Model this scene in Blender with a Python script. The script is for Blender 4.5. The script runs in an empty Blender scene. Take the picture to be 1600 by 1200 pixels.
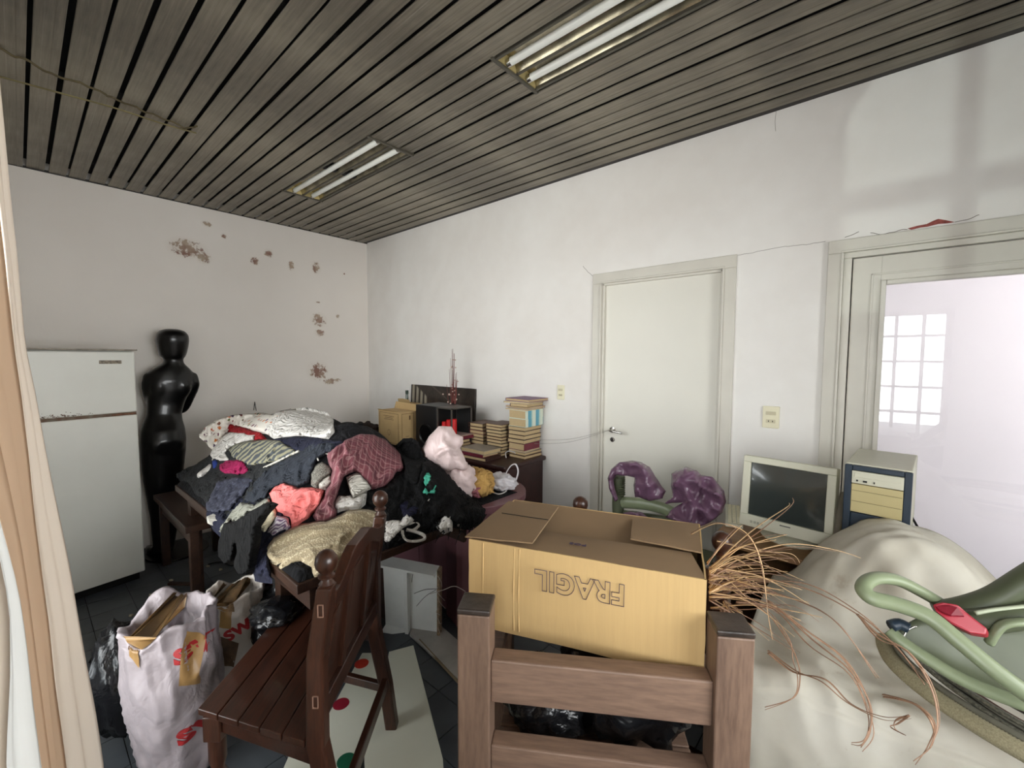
import bpy, bmesh, math, random
import numpy as np
from mathutils import Vector, Matrix, noise
from mathutils.geometry import delaunay_2d_cdt
random.seed(7)
S = bpy.context.scene
COL = S.collection
PI = math.pi

# ------------------------------------------------------------------ camera
FPX, YAW, PITCH, ROLL = 667.3, 0.7136, -0.062, 0.0034
CAM = np.array([4.446, -2.627, 1.55])
H = 2.823                                    # ceiling height
cy_, sy_, cp_, sp_ = math.cos(YAW), math.sin(YAW), math.cos(PITCH), math.sin(PITCH)
Wv = np.array([-sy_*cp_, cy_*cp_, sp_]); Rv = np.array([cy_, sy_, 0.0]); Uv = np.cross(Rv, Wv)
c_, s_ = math.cos(ROLL), math.sin(ROLL)
Rv, Uv = c_*Rv + s_*Uv, -s_*Rv + c_*Uv
cd = bpy.data.cameras.new('camera'); cam = bpy.data.objects.new('camera', cd); COL.objects.link(cam)
cd.sensor_width = 36; cd.lens = FPX*36/1600; cd.clip_start = 0.02
m = Matrix(((Rv[0], Uv[0], -Wv[0], CAM[0]), (Rv[1], Uv[1], -Wv[1], CAM[1]), (Rv[2], Uv[2], -Wv[2], CAM[2]), (0, 0, 0, 1)))
cam.matrix_world = m
S.camera = cam

# ------------------------------------------------------------------ world and light
SKY = 4.0
w = bpy.data.worlds.new('daylight'); S.world = w; w.use_nodes = True
bg = w.node_tree.nodes['Background']; bg.inputs[0].default_value = (0.86, 0.95, 1.0, 1); bg.inputs[1].default_value = SKY
S.view_settings.view_transform = 'Standard'; S.view_settings.look = 'None'
S.view_settings.gamma = 1; S.view_settings.use_curve_mapping = False
S.view_settings.exposure = 0.42
S.cycles.use_denoising = True
S.cycles.max_bounces = 10; S.cycles.diffuse_bounces = 6; S.cycles.transparent_max_bounces = 12

def area(name, loc, rot, sx, sy, power=0, col=(1, 1, 1), portal=False):
    l = bpy.data.lights.new(name, 'AREA'); l.shape = 'RECTANGLE'; l.size = sx; l.size_y = sy
    l.energy = power; l.color = col
    if portal: l.cycles.is_portal = True
    o = bpy.data.objects.new(name, l); COL.objects.link(o); o.location = loc; o.rotation_euler = rot
    return o
YF = -2.95                                   # inner face of the window wall
area('window_daylight', (4.62, YF-0.22, 1.55), (PI/2, 0, 0), .7, 1.3, power=24, col=(0.97, 0.98, 1.0))
area('balcony_daylight', (2.6, YF-0.22, 1.45), (PI/2, 0, 0), 2.2, 2.0, power=52, col=(1.0, 0.97, 0.93))
area('side_fill', (6.22, -1.9, 1.6), (0, PI/2, 0), 1.4, 1.7, power=50, col=(1.0, 0.98, 0.95))  # added fill lamp outside the right wall, brightens the left wall and refrigerator
area('hall_fill', (8.1, .55, 1.6), (0, PI/2, 0), 1.5, .5, power=88, col=(0.99, 0.98, 1.0))  # unseen fill lamp added to brighten the neighbouring room
# a glint from the street, thrown up through the small paned window onto the back wall
sp = bpy.data.lights.new('street_glint', 'SPOT'); sp.energy = 120; sp.color = (.86, 1.0, .95); sp.spot_size = .46; sp.spot_blend = .08; sp.shadow_soft_size = .015
so = bpy.data.objects.new('street_glint', sp); COL.objects.link(so); so.location = (4.46, -4.77, .305)
so.rotation_euler = (Vector((5.25, 0, 2.0))-so.location).to_track_quat('-Z', 'Y').to_euler()
so.location = (4.46, -4.77, .305)

# ------------------------------------------------------------------ measuring helpers: a sight line meets a plane
def ray(px, py): return Wv + (px-800)/FPX*Rv - (py-600)/FPX*Uv
def P(px, py, ax, v):
    i = 'xyz'.index(ax); d = ray(px, py); t = (v-CAM[i])/d[i]
    return Vector(CAM + t*d)
def D(px, py, t): return Vector(CAM + t*ray(px, py))

# ------------------------------------------------------------------ materials
def L(r, g, b):
    f = lambda c: (c/255/12.92) if c/255 <= .04045 else ((c/255+.055)/1.055)**2.4
    return (f(r), f(g), f(b), 1)
MATS = {}
class NT:
    def __init__(s, name):
        s.m = bpy.data.materials.new(name); s.m.use_nodes = True; s.t = s.m.node_tree
        s.b = s.t.nodes['Principled BSDF']; s.tc = None
    def n(s, typ, **k):
        o = s.t.nodes.new(typ)
        for a, b in k.items():
            if a.startswith('_'): setattr(o, a[1:], b)
            else:
                o.inputs[a.replace('_', ' ')].default_value = b
        return o
    def l(s, a, b): s.t.links.new(a, b)
    def co(s, scale=None, rot=None, kind='Object', loc=None):
        if not s.tc: s.tc = s.n('ShaderNodeTexCoord')
        if scale is None and rot is None and loc is None: return s.tc.outputs[kind]
        mp = s.n('ShaderNodeMapping'); s.l(s.tc.outputs[kind], mp.inputs[0])
        if scale: mp.inputs['Scale'].default_value = scale
        if rot: mp.inputs['Rotation'].default_value = rot
        if loc: mp.inputs['Location'].default_value = loc
        return mp.outputs[0]
    def noise(s, scale, detail=4, co=None, rough=.55):
        o = s.n('ShaderNodeTexNoise'); o.inputs['Scale'].default_value = scale; o.inputs['Detail'].default_value = detail
        o.inputs['Roughness'].default_value = rough
        s.l(co if co is not None else s.co(), o.inputs['Vector']); return o.outputs['Fac']
    def ramp(s, fac, stops):
        o = s.n('ShaderNodeValToRGB'); e = o.color_ramp.elements
        e[0].position, e[0].color = stops[0]; e[1].position, e[1].color = stops[-1]
        for p, c in stops[1:-1]:
            x = e.new(p); x.color = c
        s.l(fac, o.inputs[0]); return o.outputs[0]
    def mix(s, fac, a, b, mode='MIX'):
        o = s.n('ShaderNodeMix'); o.data_type = 'RGBA'; o.blend_type = mode
        for i, v in ((0, fac), (6, a), (7, b)):
            if isinstance(v, (tuple, float, int)): o.inputs[i].default_value = v
            else: s.l(v, o.inputs[i])
        return o.outputs[2]
    def math(s, op, a, b=0.0):
        o = s.n('ShaderNodeMath'); o.operation = op
        for i, v in ((0, a), (1, b)):
            if isinstance(v, (float, int)): o.inputs[i].default_value = v
            else: s.l(v, o.inputs[i])
        return o.outputs[0]
    def bump(s, h, strength=.3, dist=.01):
        o = s.n('ShaderNodeBump'); o.inputs['Strength'].default_value = strength; o.inputs['Distance'].default_value = dist
        s.l(h, o.inputs['Height']); s.l(o.outputs[0], s.b.inputs['Normal'])
    def color(s, v):
        if isinstance(v, tuple): s.b.inputs['Base Color'].default_value = v
        else: s.l(v, s.b.inputs['Base Color'])

def mk(name, col, rough=.6, metal=0., var=.12, scale=9, bump=0., bscale=60, spec=.5, stretch=None, col2=None, coat=0., sheen=0.):
    if name in MATS: return MATS[name]
    n = NT(name); c = col
    c2 = col2 or tuple(max(0, x*(1-var*2.2)) for x in c[:3])+(1,)
    co = n.co(scale=stretch) if stretch else None
    n.color(n.ramp(n.noise(scale, 5, co), [(.3, c2), (.65, c)]))
    n.b.inputs['Roughness'].default_value = rough; n.b.inputs['Metallic'].default_value = metal
    n.b.inputs['Specular IOR Level'].default_value = spec
    n.b.inputs['Coat Weight'].default_value = coat
    n.b.inputs['Sheen Weight'].default_value = sheen
    if bump: n.bump(n.noise(bscale, 6, co), bump, .004)
    MATS[name] = n.m; return n.m
def wood(name, dark, light, rough=.45, axis='z', scale=7, bump=.15, coat=0.):
    if name in MATS: return MATS[name]
    n = NT(name); st = {'x': (.12, 1, 1), 'y': (1, .12, 1), 'z': (1, 1, .12)}[axis]
    g = n.noise(scale*4, 8, n.co(scale=st), .65)
    f = n.noise(scale*26, 4, n.co(scale=st), .6)
    c = n.mix(.35, n.ramp(g, [(.3, dark), (.7, light)]), n.ramp(f, [(.35, dark), (.6, light)]))
    n.color(c); n.b.inputs['Roughness'].default_value = rough; n.b.inputs['Coat Weight'].default_value = coat
    n.bump(g, bump, .003); MATS[name] = n.m; return n.m
def fabric(name, col, var=.10, weave=700, rough=.9):
    if name in MATS: return MATS[name]
    n = NT(name)
    dark = tuple(x*(1-2*var) for x in col[:3])+(1,)
    n.color(n.ramp(n.noise(14, 5), [(.3, dark), (.7, col)]))
    n.b.inputs['Roughness'].default_value = rough; n.b.inputs['Specular IOR Level'].default_value = .25
    n.b.inputs['Sheen Weight'].default_value = .0
    cr = n.n('ShaderNodeTexNoise'); cr.inputs['Scale'].default_value = 11; cr.inputs['Detail'].default_value = 2.5; cr.inputs['Distortion'].default_value = 1.6; n.l(n.co(scale=(1, 1, .6)), cr.inputs['Vector'])
    n.bump(n.math('ADD', n.math('ABSOLUTE', n.math('SUBTRACT', cr.outputs['Fac'], .5)), n.math('MULTIPLY', n.noise(weave, 2), .01)), .9, .06); MATS[name] = n.m; return n.m
def striped(name, cols, scale, rot=(0, 0, 0), cross=None, bump=.2):
    if name in MATS: return MATS[name]
    n = NT(name)
    def wave(axis, sc):
        o = n.n('ShaderNodeTexWave'); o.bands_direction = axis; o.inputs['Scale'].default_value = sc
        o.inputs['Distortion'].default_value = 1.2; o.inputs['Detail Scale'].default_value = .6
        n.l(n.co(rot=rot), o.inputs['Vector']); return o.outputs['Fac']
    c = n.ramp(wave('X', scale), cols)
    if cross:
        c = n.mix(n.ramp(wave('Y', scale), [(.78, (0, 0, 0, 1)), (.9, (1, 1, 1, 1))]), c, cross)
    n.color(c); n.b.inputs['Roughness'].default_value = .9; n.bump(n.noise(600, 2), bump, .001)
    MATS[name] = n.m; return n.m

def wall_paint():
    n = NT('wall_paint')
    base = n.ramp(n.noise(.9, 4), [(.3, L(222, 217, 211)), (.7, L(236, 234, 230))])
    fine = n.noise(7, 5)
    n.color(n.mix(.05, base, n.ramp(fine, [(.4, L(190, 184, 176)), (.6, L(240, 240, 238))])))
    n.b.inputs['Roughness'].default_value = .75
    n.bump(n.noise(9, 4), .12, .006); return n.m
def wall_paint_worn():
    # the far wall: stains and flaked spots that belong to the plaster
    n = NT('worn_wall_paint')
    base = n.ramp(n.noise(.8, 4), [(.3, L(228, 221, 213)), (.7, L(238, 232, 225))])
    sep = n.n('ShaderNodeSeparateXYZ'); n.l(n.co(), sep.inputs[0])
    def blob(y, z, ry, rz):
        a = n.math('POWER', n.math('DIVIDE', n.math('SUBTRACT', sep.outputs[1], y), ry), 2.0)
        b = n.math('POWER', n.math('DIVIDE', n.math('SUBTRACT', sep.outputs[2], z), rz), 2.0)
        return n.math('SUBTRACT', 1.0, n.math('MINIMUM', n.math('ADD', a, b), 1.0))
    tot = None
    for (px, py, rx, rz) in [(292, 388, .16, .10), (318, 402, .07, .07), (498, 500, .10, .09), (497, 580, .13, .13), (528, 494, .03, .03),
                             (516, 596, .1, .05), (420, 396, .05, .05), (398, 408, .05, .05), (455, 415, .04, .06), (494, 418, .06, .08), (500, 520, .07, .05),
                             (323, 350, .05, .03), (350, 369, .03, .03), (538, 428, .014, .014), (497, 472, .03, .015), (525, 594, .08, .03)]:
        p = P(px, py, 'x', 0.0); bl = blob(p.y, p.z, rx, rz)
        tot = bl if tot is None else n.math('MAXIMUM', tot, bl)
    nz = n.noise(26, 8, None, .7)
    mask = n.ramp(n.math('ADD', n.math('MULTIPLY', tot, .34), nz), [(.70, (0, 0, 0, 1)), (.78, (1, 1, 1, 1))])
    tone = n.ramp(n.noise(9, 3), [(.4, L(140, 106, 94)), (.6, L(178, 160, 140))])
    dirt = n.mix(n.math('MULTIPLY', n.ramp(tot, [(0, (0, 0, 0, 1)), (.9, (1, 1, 1, 1))]), .22), base, L(196, 184, 166))
    n.color(n.mix(mask, dirt, tone)); n.b.inputs['Roughness'].default_value = .8
    n.bump(n.math('SUBTRACT', n.noise(22, 6), n.math('MULTIPLY', mask, .6)), .3, .004); return n.m
def slat_metal():
    n = NT('tarnished_slat_metal')
    a = n.noise(14, 6, n.co(scale=(.25, 6, 1), kind='Object'), .7); b = n.noise(1.1, 5, n.co())
    c = n.mix(.55, n.ramp(a, [(.3, L(88, 82, 72)), (.7, L(154, 146, 131))]), n.ramp(b, [(.38, L(76, 71, 63)), (.62, L(160, 152, 136))]))
    n.color(c); n.b.inputs['Metallic'].default_value = .4; n.b.inputs['Roughness'].default_value = .42
    n.bump(a, .12, .002); return n.m
def glass_mat(name='window_glass', tint=(1, 1, 1, 1), ior=1.5):
    n = NT(name); t = n.t; t.nodes.remove(n.b)
    tr = n.n('ShaderNodeBsdfTransparent'); tr.inputs[0].default_value = tint
    gl = n.n('ShaderNodeBsdfGlossy'); gl.inputs['Roughness'].default_value = .0
    fr = n.n('ShaderNodeFresnel'); fr.inputs[0].default_value = ior
    mx = n.n('ShaderNodeMixShader'); n.l(fr.outputs[0], mx.inputs[0]); n.l(tr.outputs[0], mx.inputs[1]); n.l(gl.outputs[0], mx.inputs[2])
    n.l(mx.outputs[0], t.nodes['Material Output'].inputs[0]); return n.m
def sheer_mat(name, col, trans=.5, opacity=1.0):
    n = NT(name); t = n.t; t.nodes.remove(n.b)
    d = n.n('ShaderNodeBsdfDiffuse'); d.inputs[0].default_value = col
    tl = n.n('ShaderNodeBsdfTranslucent'); tl.inputs[0].default_value = col
    mx = n.n('ShaderNodeMixShader'); mx.inputs[0].default_value = trans
    n.l(d.outputs[0], mx.inputs[1]); n.l(tl.outputs[0], mx.inputs[2]); out = mx.outputs[0]
    if opacity < 1:
        tr = n.n('ShaderNodeBsdfTransparent'); m2 = n.n('ShaderNodeMixShader'); m2.inputs[0].default_value = opacity
        n.l(tr.outputs[0], m2.inputs[1]); n.l(out, m2.inputs[2]); out = m2.outputs[0]
    n.l(out, t.nodes['Material Output'].inputs[0]); return n.m
def plastic_bag(name, col, rough=.32, trans=.25):
    if name in MATS: return MATS[name]
    n = NT(name); n.color(n.ramp(n.noise(6, 5), [(.35, tuple(x*.82 for x in col[:3])+(1,)), (.65, col)]))
    n.b.inputs['Roughness'].default_value = rough; n.b.inputs['Transmission Weight'].default_value = 0
    cr = n.n('ShaderNodeTexNoise'); cr.inputs['Scale'].default_value = 7; cr.inputs['Detail'].default_value = 4; cr.inputs['Distortion'].default_value = .5; n.l(n.co(), cr.inputs['Vector'])
    n.bump(n.math('ABSOLUTE', n.math('SUBTRACT', cr.outputs['Fac'], .5)), .8, .03); MATS[name] = n.m; return n.m

M_wall, M_wallw, M_slat, M_glass = wall_paint(), wall_paint_worn(), slat_metal(), glass_mat()
M_trim = mk('cream_gloss_paint', L(206, 202, 191), .38, var=.04, scale=5, bump=.05, bscale=14)
M_door = mk('door_leaf_paint', L(220, 217, 206), .45, var=.03, scale=1.5, bump=.03, bscale=6)
M_black = mk('black_void', L(14, 13, 12), .9)
M_tile = mk('slate_tile', L(78, 83, 88), .42, var=.14, scale=5, bump=.15, bscale=30)
M_grout = mk('dark_grout', L(40, 41, 42), .9)
M_chair = wood('dark_chair_wood', L(32, 17, 11), L(76, 44, 30), .36, 'z', 5, .12, .15)
M_chairx = wood('dark_seat_wood', L(31, 16, 10), L(72, 40, 27), .34, 'x', 5, .12, .2)
M_rustic = wood('rustic_post_wood', L(92, 72, 60), L(132, 107, 90), .5, 'z', 5, .3)
M_rusticx = wood('rustic_rail_wood', L(94, 74, 62), L(136, 110, 93), .5, 'x', 5, .3)
M_cap = mk('scuffed_dark_end_grain', L(64, 54, 48), .35, var=.3, scale=22, bump=.4, bscale=40)
M_table = wood('brown_table_wood', L(30, 19, 14), L(68, 45, 33), .4, 'x', 4)
M_maroon = mk('maroon_melamine', L(104, 66, 72), .45, var=.06, scale=3)
M_sideb = wood('dark_sideboard_wood', L(34, 17, 15), L(58, 30, 26), .38, 'x', 4)
M_desk = wood('oak_desk_wood', L(112, 82, 52), L(150, 114, 76), .5, 'x', 4)
M_white = mk('white_enamel', L(226, 226, 218), .35, var=.03, scale=3)
M_whiteb = mk('white_board_laminate', L(216, 216, 200), .45, var=.04, scale=3)
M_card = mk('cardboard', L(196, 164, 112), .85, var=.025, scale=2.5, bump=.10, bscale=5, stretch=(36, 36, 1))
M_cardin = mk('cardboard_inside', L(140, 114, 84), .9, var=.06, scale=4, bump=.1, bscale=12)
M_ink = mk('dark_ink', L(66, 50, 72), .6)
M_pages = mk('aged_page_edges', L(196, 172, 130), .85, var=.12, scale=90, stretch=(1, 1, 14))
M_chrome = mk('chrome', L(200, 198, 192), .2, metal=1., var=.03)
M_beige = mk('beige_computer_plastic', L(206, 204, 184), .5, var=.04, scale=3)
M_bone = mk('yellowed_drive_cover', L(190, 176, 128), .55, var=.03)
M_navy = mk('dark_navy_plastic', L(40, 54, 68), .4, var=.1)
M_screen = mk('grey_crt_glass', L(58, 64, 62), .12, var=.1, scale=2, coat=.4)
M_gloss = mk('black_gloss_fibreglass', L(7, 7, 8), .3, var=.1, coat=.2, spec=.4)
M_green = mk('sage_green_plastic', L(130, 140, 110), .38, var=.05, scale=4)
M_greend = mk('dark_sage_plastic', L(84, 90, 68), .45, var=.06, scale=4)
M_red = mk('crimson_plastic', L(150, 20, 40), .4, var=.05)
M_steel = mk('braided_steel', L(150, 150, 138), .4, metal=.7, var=.3, scale=200)

# ------------------------------------------------------------------ mesh builder
class MB:
    def __init__(s): s.v = []; s.f = []; s.mi = []; s.cur = 0
    def add(s, vs, fs):
        o = len(s.v); s.v += [tuple(v) for v in vs]; s.f += [tuple(i+o for i in f) for f in fs]; s.mi += [s.cur]*len(fs); return s
    def box(s, c, d, rz=0., mat=None):
        x, y, z = d[0]/2, d[1]/2, d[2]/2; vs = []
        for k in range(8):
            v = Vector((x if k & 1 else -x, y if k & 2 else -y, z if k & 4 else -z))
            if mat is not None: v = mat @ v
            elif rz: v = Matrix.Rotation(rz, 3, 'Z') @ v
            vs.append(v+Vector(c))
        return s.add(vs, [(0, 2, 3, 1), (4, 5, 7, 6), (0, 1, 5, 4), (2, 6, 7, 3), (0, 4, 6, 2), (1, 3, 7, 5)])
    def lim(s, x0, x1, y0, y1, z0, z1): return s.box(((x0+x1)/2, (y0+y1)/2, (z0+z1)/2), (x1-x0, y1-y0, z1-z0))
    def prism(s, poly, axis_vec):
        n = len(poly); a = Vector(axis_vec); vs = [Vector(p) for p in poly]+[Vector(p)+a for p in poly]
        fs = [tuple(range(n))[::-1], tuple(range(n, 2*n))]+[(i, (i+1) % n, n+(i+1) % n, n+i) for i in range(n)]
        return s.add(vs, fs)
    def tube(s, pts, r, seg=8, cap=True, flat=None, closed=False):
        pts = [Vector(p) for p in pts]; n = len(pts); vs = []; fs = []
        up = Vector((0, 0, 1)); prev = None
        for i, p in enumerate(pts):
            if closed: t = (pts[(i+1) % n]-pts[i-1]).normalized()
            else: t = (pts[min(i+1, n-1)]-pts[max(i-1, 0)]).normalized()
            if prev is None: u = t.cross(up if abs(t.z) < .9 else Vector((1, 0, 0))).normalized()
            else: u = (prev-t*prev.dot(t)).normalized()
            prev = u; v2 = t.cross(u)
            rr = r[i] if isinstance(r, (list, tuple)) else r
            for k in range(seg):
                a = 2*PI*k/seg; vs.append(p+u*math.cos(a)*rr*(flat[0] if flat else 1)+v2*math.sin(a)*rr*(flat[1] if flat else 1))
        for i in range(n if closed else n-1):
            for k in range(seg):
                a, b = i*seg, ((i+1) % n)*seg; fs.append((a+k, a+(k+1) % seg, b+(k+1) % seg, b+k))
        if cap and not closed: fs += [tuple(range(seg))[::-1], tuple((n-1)*seg+k for k in range(seg))]
        return s.add(vs, fs)
    def lathe(s, prof, c=(0, 0, 0), seg=20):     # prof: (radius, z)
        vs = []; fs = []
        for r, z in prof:
            for k in range(seg):
                a = 2*PI*k/seg; vs.append((c[0]+max(r, 1e-4)*math.cos(a), c[1]+max(r, 1e-4)*math.sin(a), c[2]+z))
        for i in range(len(prof)-1):
            for k in range(seg): fs.append((i*seg+k, i*seg+(k+1) % seg, (i+1)*seg+(k+1) % seg, (i+1)*seg+k))
        fs += [tuple(range(seg))[::-1], tuple((len(prof)-1)*seg+k for k in range(seg))]
        return s.add(vs, fs)
    def grid(s, g, close_u=False):               # g[i][j] of points
        n, mm = len(g), len(g[0]); vs = [p for row in g for p in row]; fs = []
        for i in range(n-1+(1 if close_u else 0)):
            for j in range(mm-1): a, b = i*mm, ((i+1) % n)*mm; fs.append((a+j, b+j, b+j+1, a+j+1))
        return s.add(vs, fs)
    def mesh(s, name, mats, smooth=False):
        me = bpy.data.meshes.new(name); me.from_pydata(s.v, [], s.f)
        for mt in (mats if isinstance(mats, (list, tuple)) else [mats]): me.materials.append(mt)
        if any(s.mi): me.polygons.foreach_set('material_index', s.mi)
        bm = bmesh.new(); bm.from_mesh(me); bmesh.ops.recalc_face_normals(bm, faces=bm.faces); bm.to_mesh(me); bm.free()
        if smooth: me.polygons.foreach_set('use_smooth', [True]*len(me.polygons))
        me.update(); return me
    def build(s, name, mats, parent=None, smooth=False, bevel=0., center=False, seg=2, auto=None):
        if center:
            c = sum((Vector(v) for v in s.v), Vector())/len(s.v); s.v = [tuple(Vector(v)-c) for v in s.v]
        me = s.mesh(name, mats, smooth or auto is not None)
        o = bpy.data.objects.new(name, me); COL.objects.link(o)
        if center: o.location = c
        if parent is not None: o.parent = parent
        if bevel:
            b = o.modifiers.new('bevel', 'BEVEL'); b.width = bevel; b.segments = seg; b.limit_method = 'ANGLE'; b.angle_limit = .6
        if auto is not None: me.set_sharp_from_angle(angle=auto)
        return o
def tag(o, label=None, cat=None, group=None, kind=None):
    if label: o['label'] = label
    if cat: o['category'] = cat
    if group: o['group'] = group
    if kind: o['kind'] = kind
    return o
def thing(name, label, cat, loc=(0, 0, 0), rz=0., group=None):
    o = bpy.data.objects.new(name, None); COL.objects.link(o); o.location = loc; o.rotation_euler = (0, 0, rz)
    o.empty_display_size = .1
    return tag(o, label, cat, group)
def copy_tree(o, parent=None):
    c = o.copy(); COL.objects.link(c)
    if parent is not None: c.parent = parent
    for ch in [k for k in o.children]: copy_tree(ch, c)
    return c
def lerp(a, b, t): return a+(b-a)*t
def spline(pts, n=8):
    pts = [Vector(p) for p in pts]; out = []
    for i in range(len(pts)-1):
        p0, p1, p2, p3 = pts[max(i-1, 0)], pts[i], pts[i+1], pts[min(i+2, len(pts)-1)]
        for k in range(n):
            t = k/n; out.append(.5*((2*p1)+(-p0+p2)*t+(2*p0-5*p1+4*p2-p3)*t*t+(-p0+3*p1-3*p2+p3)*t**3))
    out.append(pts[-1]); return out
def ss(a, b, t):
    t = min(1, max(0, (t-a)/(b-a))); return t*t*(3-2*t)
#STRUCTURE
# ================================================================== STRUCTURE
def struct(name, mb, mat, bevel=0., smooth=False, parent=None):
    o = mb.build(name, mat, parent, smooth=smooth, bevel=bevel)
    o['kind'] = 'structure'; return o
XR = 6.0
T = .15
# back wall (two door openings), far wall on the left, right wall, window wall
D1 = (2.985, 3.745, 2.052)                   # closed door opening x0, x1, top
D2 = (4.285, 5.235, 2.056)                   # glazed door opening
b = MB(); b.lim(-T, D1[0], 0, T, 0, 3.0); b.lim(D1[0], D1[1], 0, T, D1[2], 3.0); b.lim(D1[1], D2[0], 0, T, 0, 3.0)
b.lim(D2[0], D2[1], 0, T, D2[2], 3.0); b.lim(D2[1], XR+T, 0, T, 0, 3.0)
struct('wall_back', b, M_wall)
b = MB(); b.lim(-T, 0, YF-T, 0, 0, 3.0); struct('wall_left', b, M_wallw)
W1 = (1.5, 3.75, .25, 2.4); W2 = (4.34, 4.93, .78, 2.02); W3 = (-2.8, -1.0, .9, 2.35)
b = MB(); b.lim(XR, XR+T, YF-T, W3[0], 0, 3.0); b.lim(XR, XR+T, W3[1], 0, 0, 3.0); b.lim(XR, XR+T, W3[0], W3[1], 0, W3[2]); b.lim(XR, XR+T, W3[0], W3[1], W3[3], 3.0); struct('wall_right', b, M_wall)
b = MB(); b.lim(0, W1[0], YF-T, YF, 0, 3.0); b.lim(W1[0], W1[1], YF-T, YF, 0, W1[2]); b.lim(W1[0], W1[1], YF-T, YF, W1[3], 3.0)
b.lim(W1[1], W2[0], YF-T, YF, 0, 3.0); b.lim(W2[0], W2[1], YF-T, YF, 0, W2[2]); b.lim(W2[0], W2[1], YF-T, YF, W2[3], 3.0); b.lim(W2[1], XR, YF-T, YF, 0, 3.0)
struct('wall_front', b, M_wall)
def window(name, W, cols, rows):
    b = MB(); x0, x1, z0, z1 = W; y0, y1 = YF-.11, YF-.05
    for a in ((x0, x0+.05), (x1-.05, x1)): b.lim(a[0], a[1], y0, y1, z0, z1)
    for a in ((z0, z0+.05), (z1-.05, z1)): b.lim(x0, x1, y0, y1, a[0], a[1])
    o = struct(name, b, M_trim, .004)
    for i in range(1, cols):
        x = lerp(x0, x1, i/cols); c = MB().lim(x-.014, x+.014, y0+.01, y1-.01, z0+.04, z1-.04); k = c.build('glazing_bar', M_trim, o)
    for i in range(1, rows):
        z = lerp(z0, z1, i/rows); c = MB().lim(x0+.04, x1-.04, y0+.01, y1-.01, z-.012, z+.012); k = c.build('glazing_bar', M_trim, o)
    MB().lim(x0+.04, x1-.04, YF-.083, YF-.078, z0+.04, z1-.04).build('pane', M_glass, o)
    return o
window('window_1', W1, 5, 4); window('window_2', W2, 3, 5)
b = MB(); xa_, xb_ = XR+.05, XR+.11  # unseen window added in the right wall to let the side fill in
for a in ((W3[0], W3[0]+.05), (W3[1]-.05, W3[1]), (-1.925, -1.875)): b.lim(xa_, xb_, a[0], a[1], W3[2], W3[3])
for a in ((W3[2], W3[2]+.05), (W3[3]-.05, W3[3])): b.lim(xa_, xb_, W3[0], W3[1], a[0], a[1])
w3 = struct('added_window', b, M_trim, .004)
MB().lim(XR+.078, XR+.083, W3[0]+.04, W3[1]-.04, W3[2]+.04, W3[3]-.04).build('pane', M_glass, w3)
# ground and a pale building across the street, seen only as a reflection
b = MB(); b.lim(-8, 14, -16, YF-T, -.2, -.05); struct('ground', b, mk('street_concrete', L(170, 168, 162), .9))
# floor: screed plus 20 cm slate tiles
b = MB(); b.lim(-T, XR+T, YF-T, T, -.06, -.006); floor = struct('floor', b, M_grout)
tm = MB().lim(-.098, .098, -.098, .098, -.006, 0).mesh('tile', M_tile)
rest = MB()
for i in range(31):
    for j in range(16):
        x, y = .05+.2*i, -.115-.2*j
        if x > XR-.1 or y < YF+.1: continue
        if .3 < x < 3.7 and -2.8 < y < -.7:
            o = bpy.data.objects.new('tile', tm); COL.objects.link(o); o.parent = floor; o.location = (x, y, 0)
            o.rotation_euler = (random.uniform(-.004, .004), random.uniform(-.004, .004), random.choice((0, PI/2, PI)))
        else: rest.box((x, y, -.003), (.196, .196, .006))
for o in [rest.build('tiles', M_tile, floor)]: o['kind'] = 'stuff'
# ceiling: dark void above, 10 cm metal slats running away from the window wall's side
b = MB(); b.lim(-T, XR+T, YF-T, T, H+.06, H+.12); ceiling = struct('ceiling', b, M_black)
PROF = [(-.0415, .006), (-.0415, .0015), (-.0395, 0), (-.016, 0), (-.012, .0012), (.012, .0012), (.016, 0), (.0395, 0), (.0415, .0015), (.0415, .006)]
def slat_mesh(x0, x1):
    n = len(PROF); nseg = max(1, int((x1-x0)/.8)); b = MB(); rows = []
    for k in range(nseg+1):
        x = lerp(x0, x1, k/nseg); rows.append([(x, p[0], p[1]) for p in PROF])
    vs = [p for r in rows for p in r]; fs = []
    for k in range(nseg):
        for i in range(n): fs.append((k*n+i, k*n+(i+1) % n, (k+1)*n+(i+1) % n, (k+1)*n+i))
    b.add(vs, fs); return b.mesh('slat', M_slat)
FIX = [(.925, 2.145), (3.14, 4.36)]
full = slat_mesh(0.004, XR-.004); cuts = [slat_mesh(a, c) for a, c in ((.004, FIX[0][0]-.01), (FIX[0][1]+.01, FIX[1][0]-.01), (FIX[1][1]+.01, XR-.004))]
for k in range(29):
    y = -.09-.1*k
    for me in (cuts if 9 <= k <= 11 else [full]):
        o = bpy.data.objects.new('slat', me); COL.objects.link(o); o.parent = ceiling
        o.location = (0, y+random.uniform(-.002, .002), H+random.uniform(-.003, .003)); o.rotation_euler = (random.uniform(-.02, .02), 0, 0)
b = MB()
for x in (.35, 1.5, 2.7, 4.7, 5.7): b.lim(x-.02, x+.02, YF+.02, -.02, H+.0195, H+.04)
b.build('carrier_rail', M_black, ceiling)
b = MB(); b.lim(0.001, XR, -.036, -.001, H+.004, H+.012); b.build('edge_strip', mk('dark_edge_strip', L(48, 44, 42), .6), ceiling)
b = MB(); b.lim(0.001, .012, YF, 0, H-.004, H+.01); b.build('edge_strip', MATS['dark_edge_strip'], ceiling)

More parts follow.
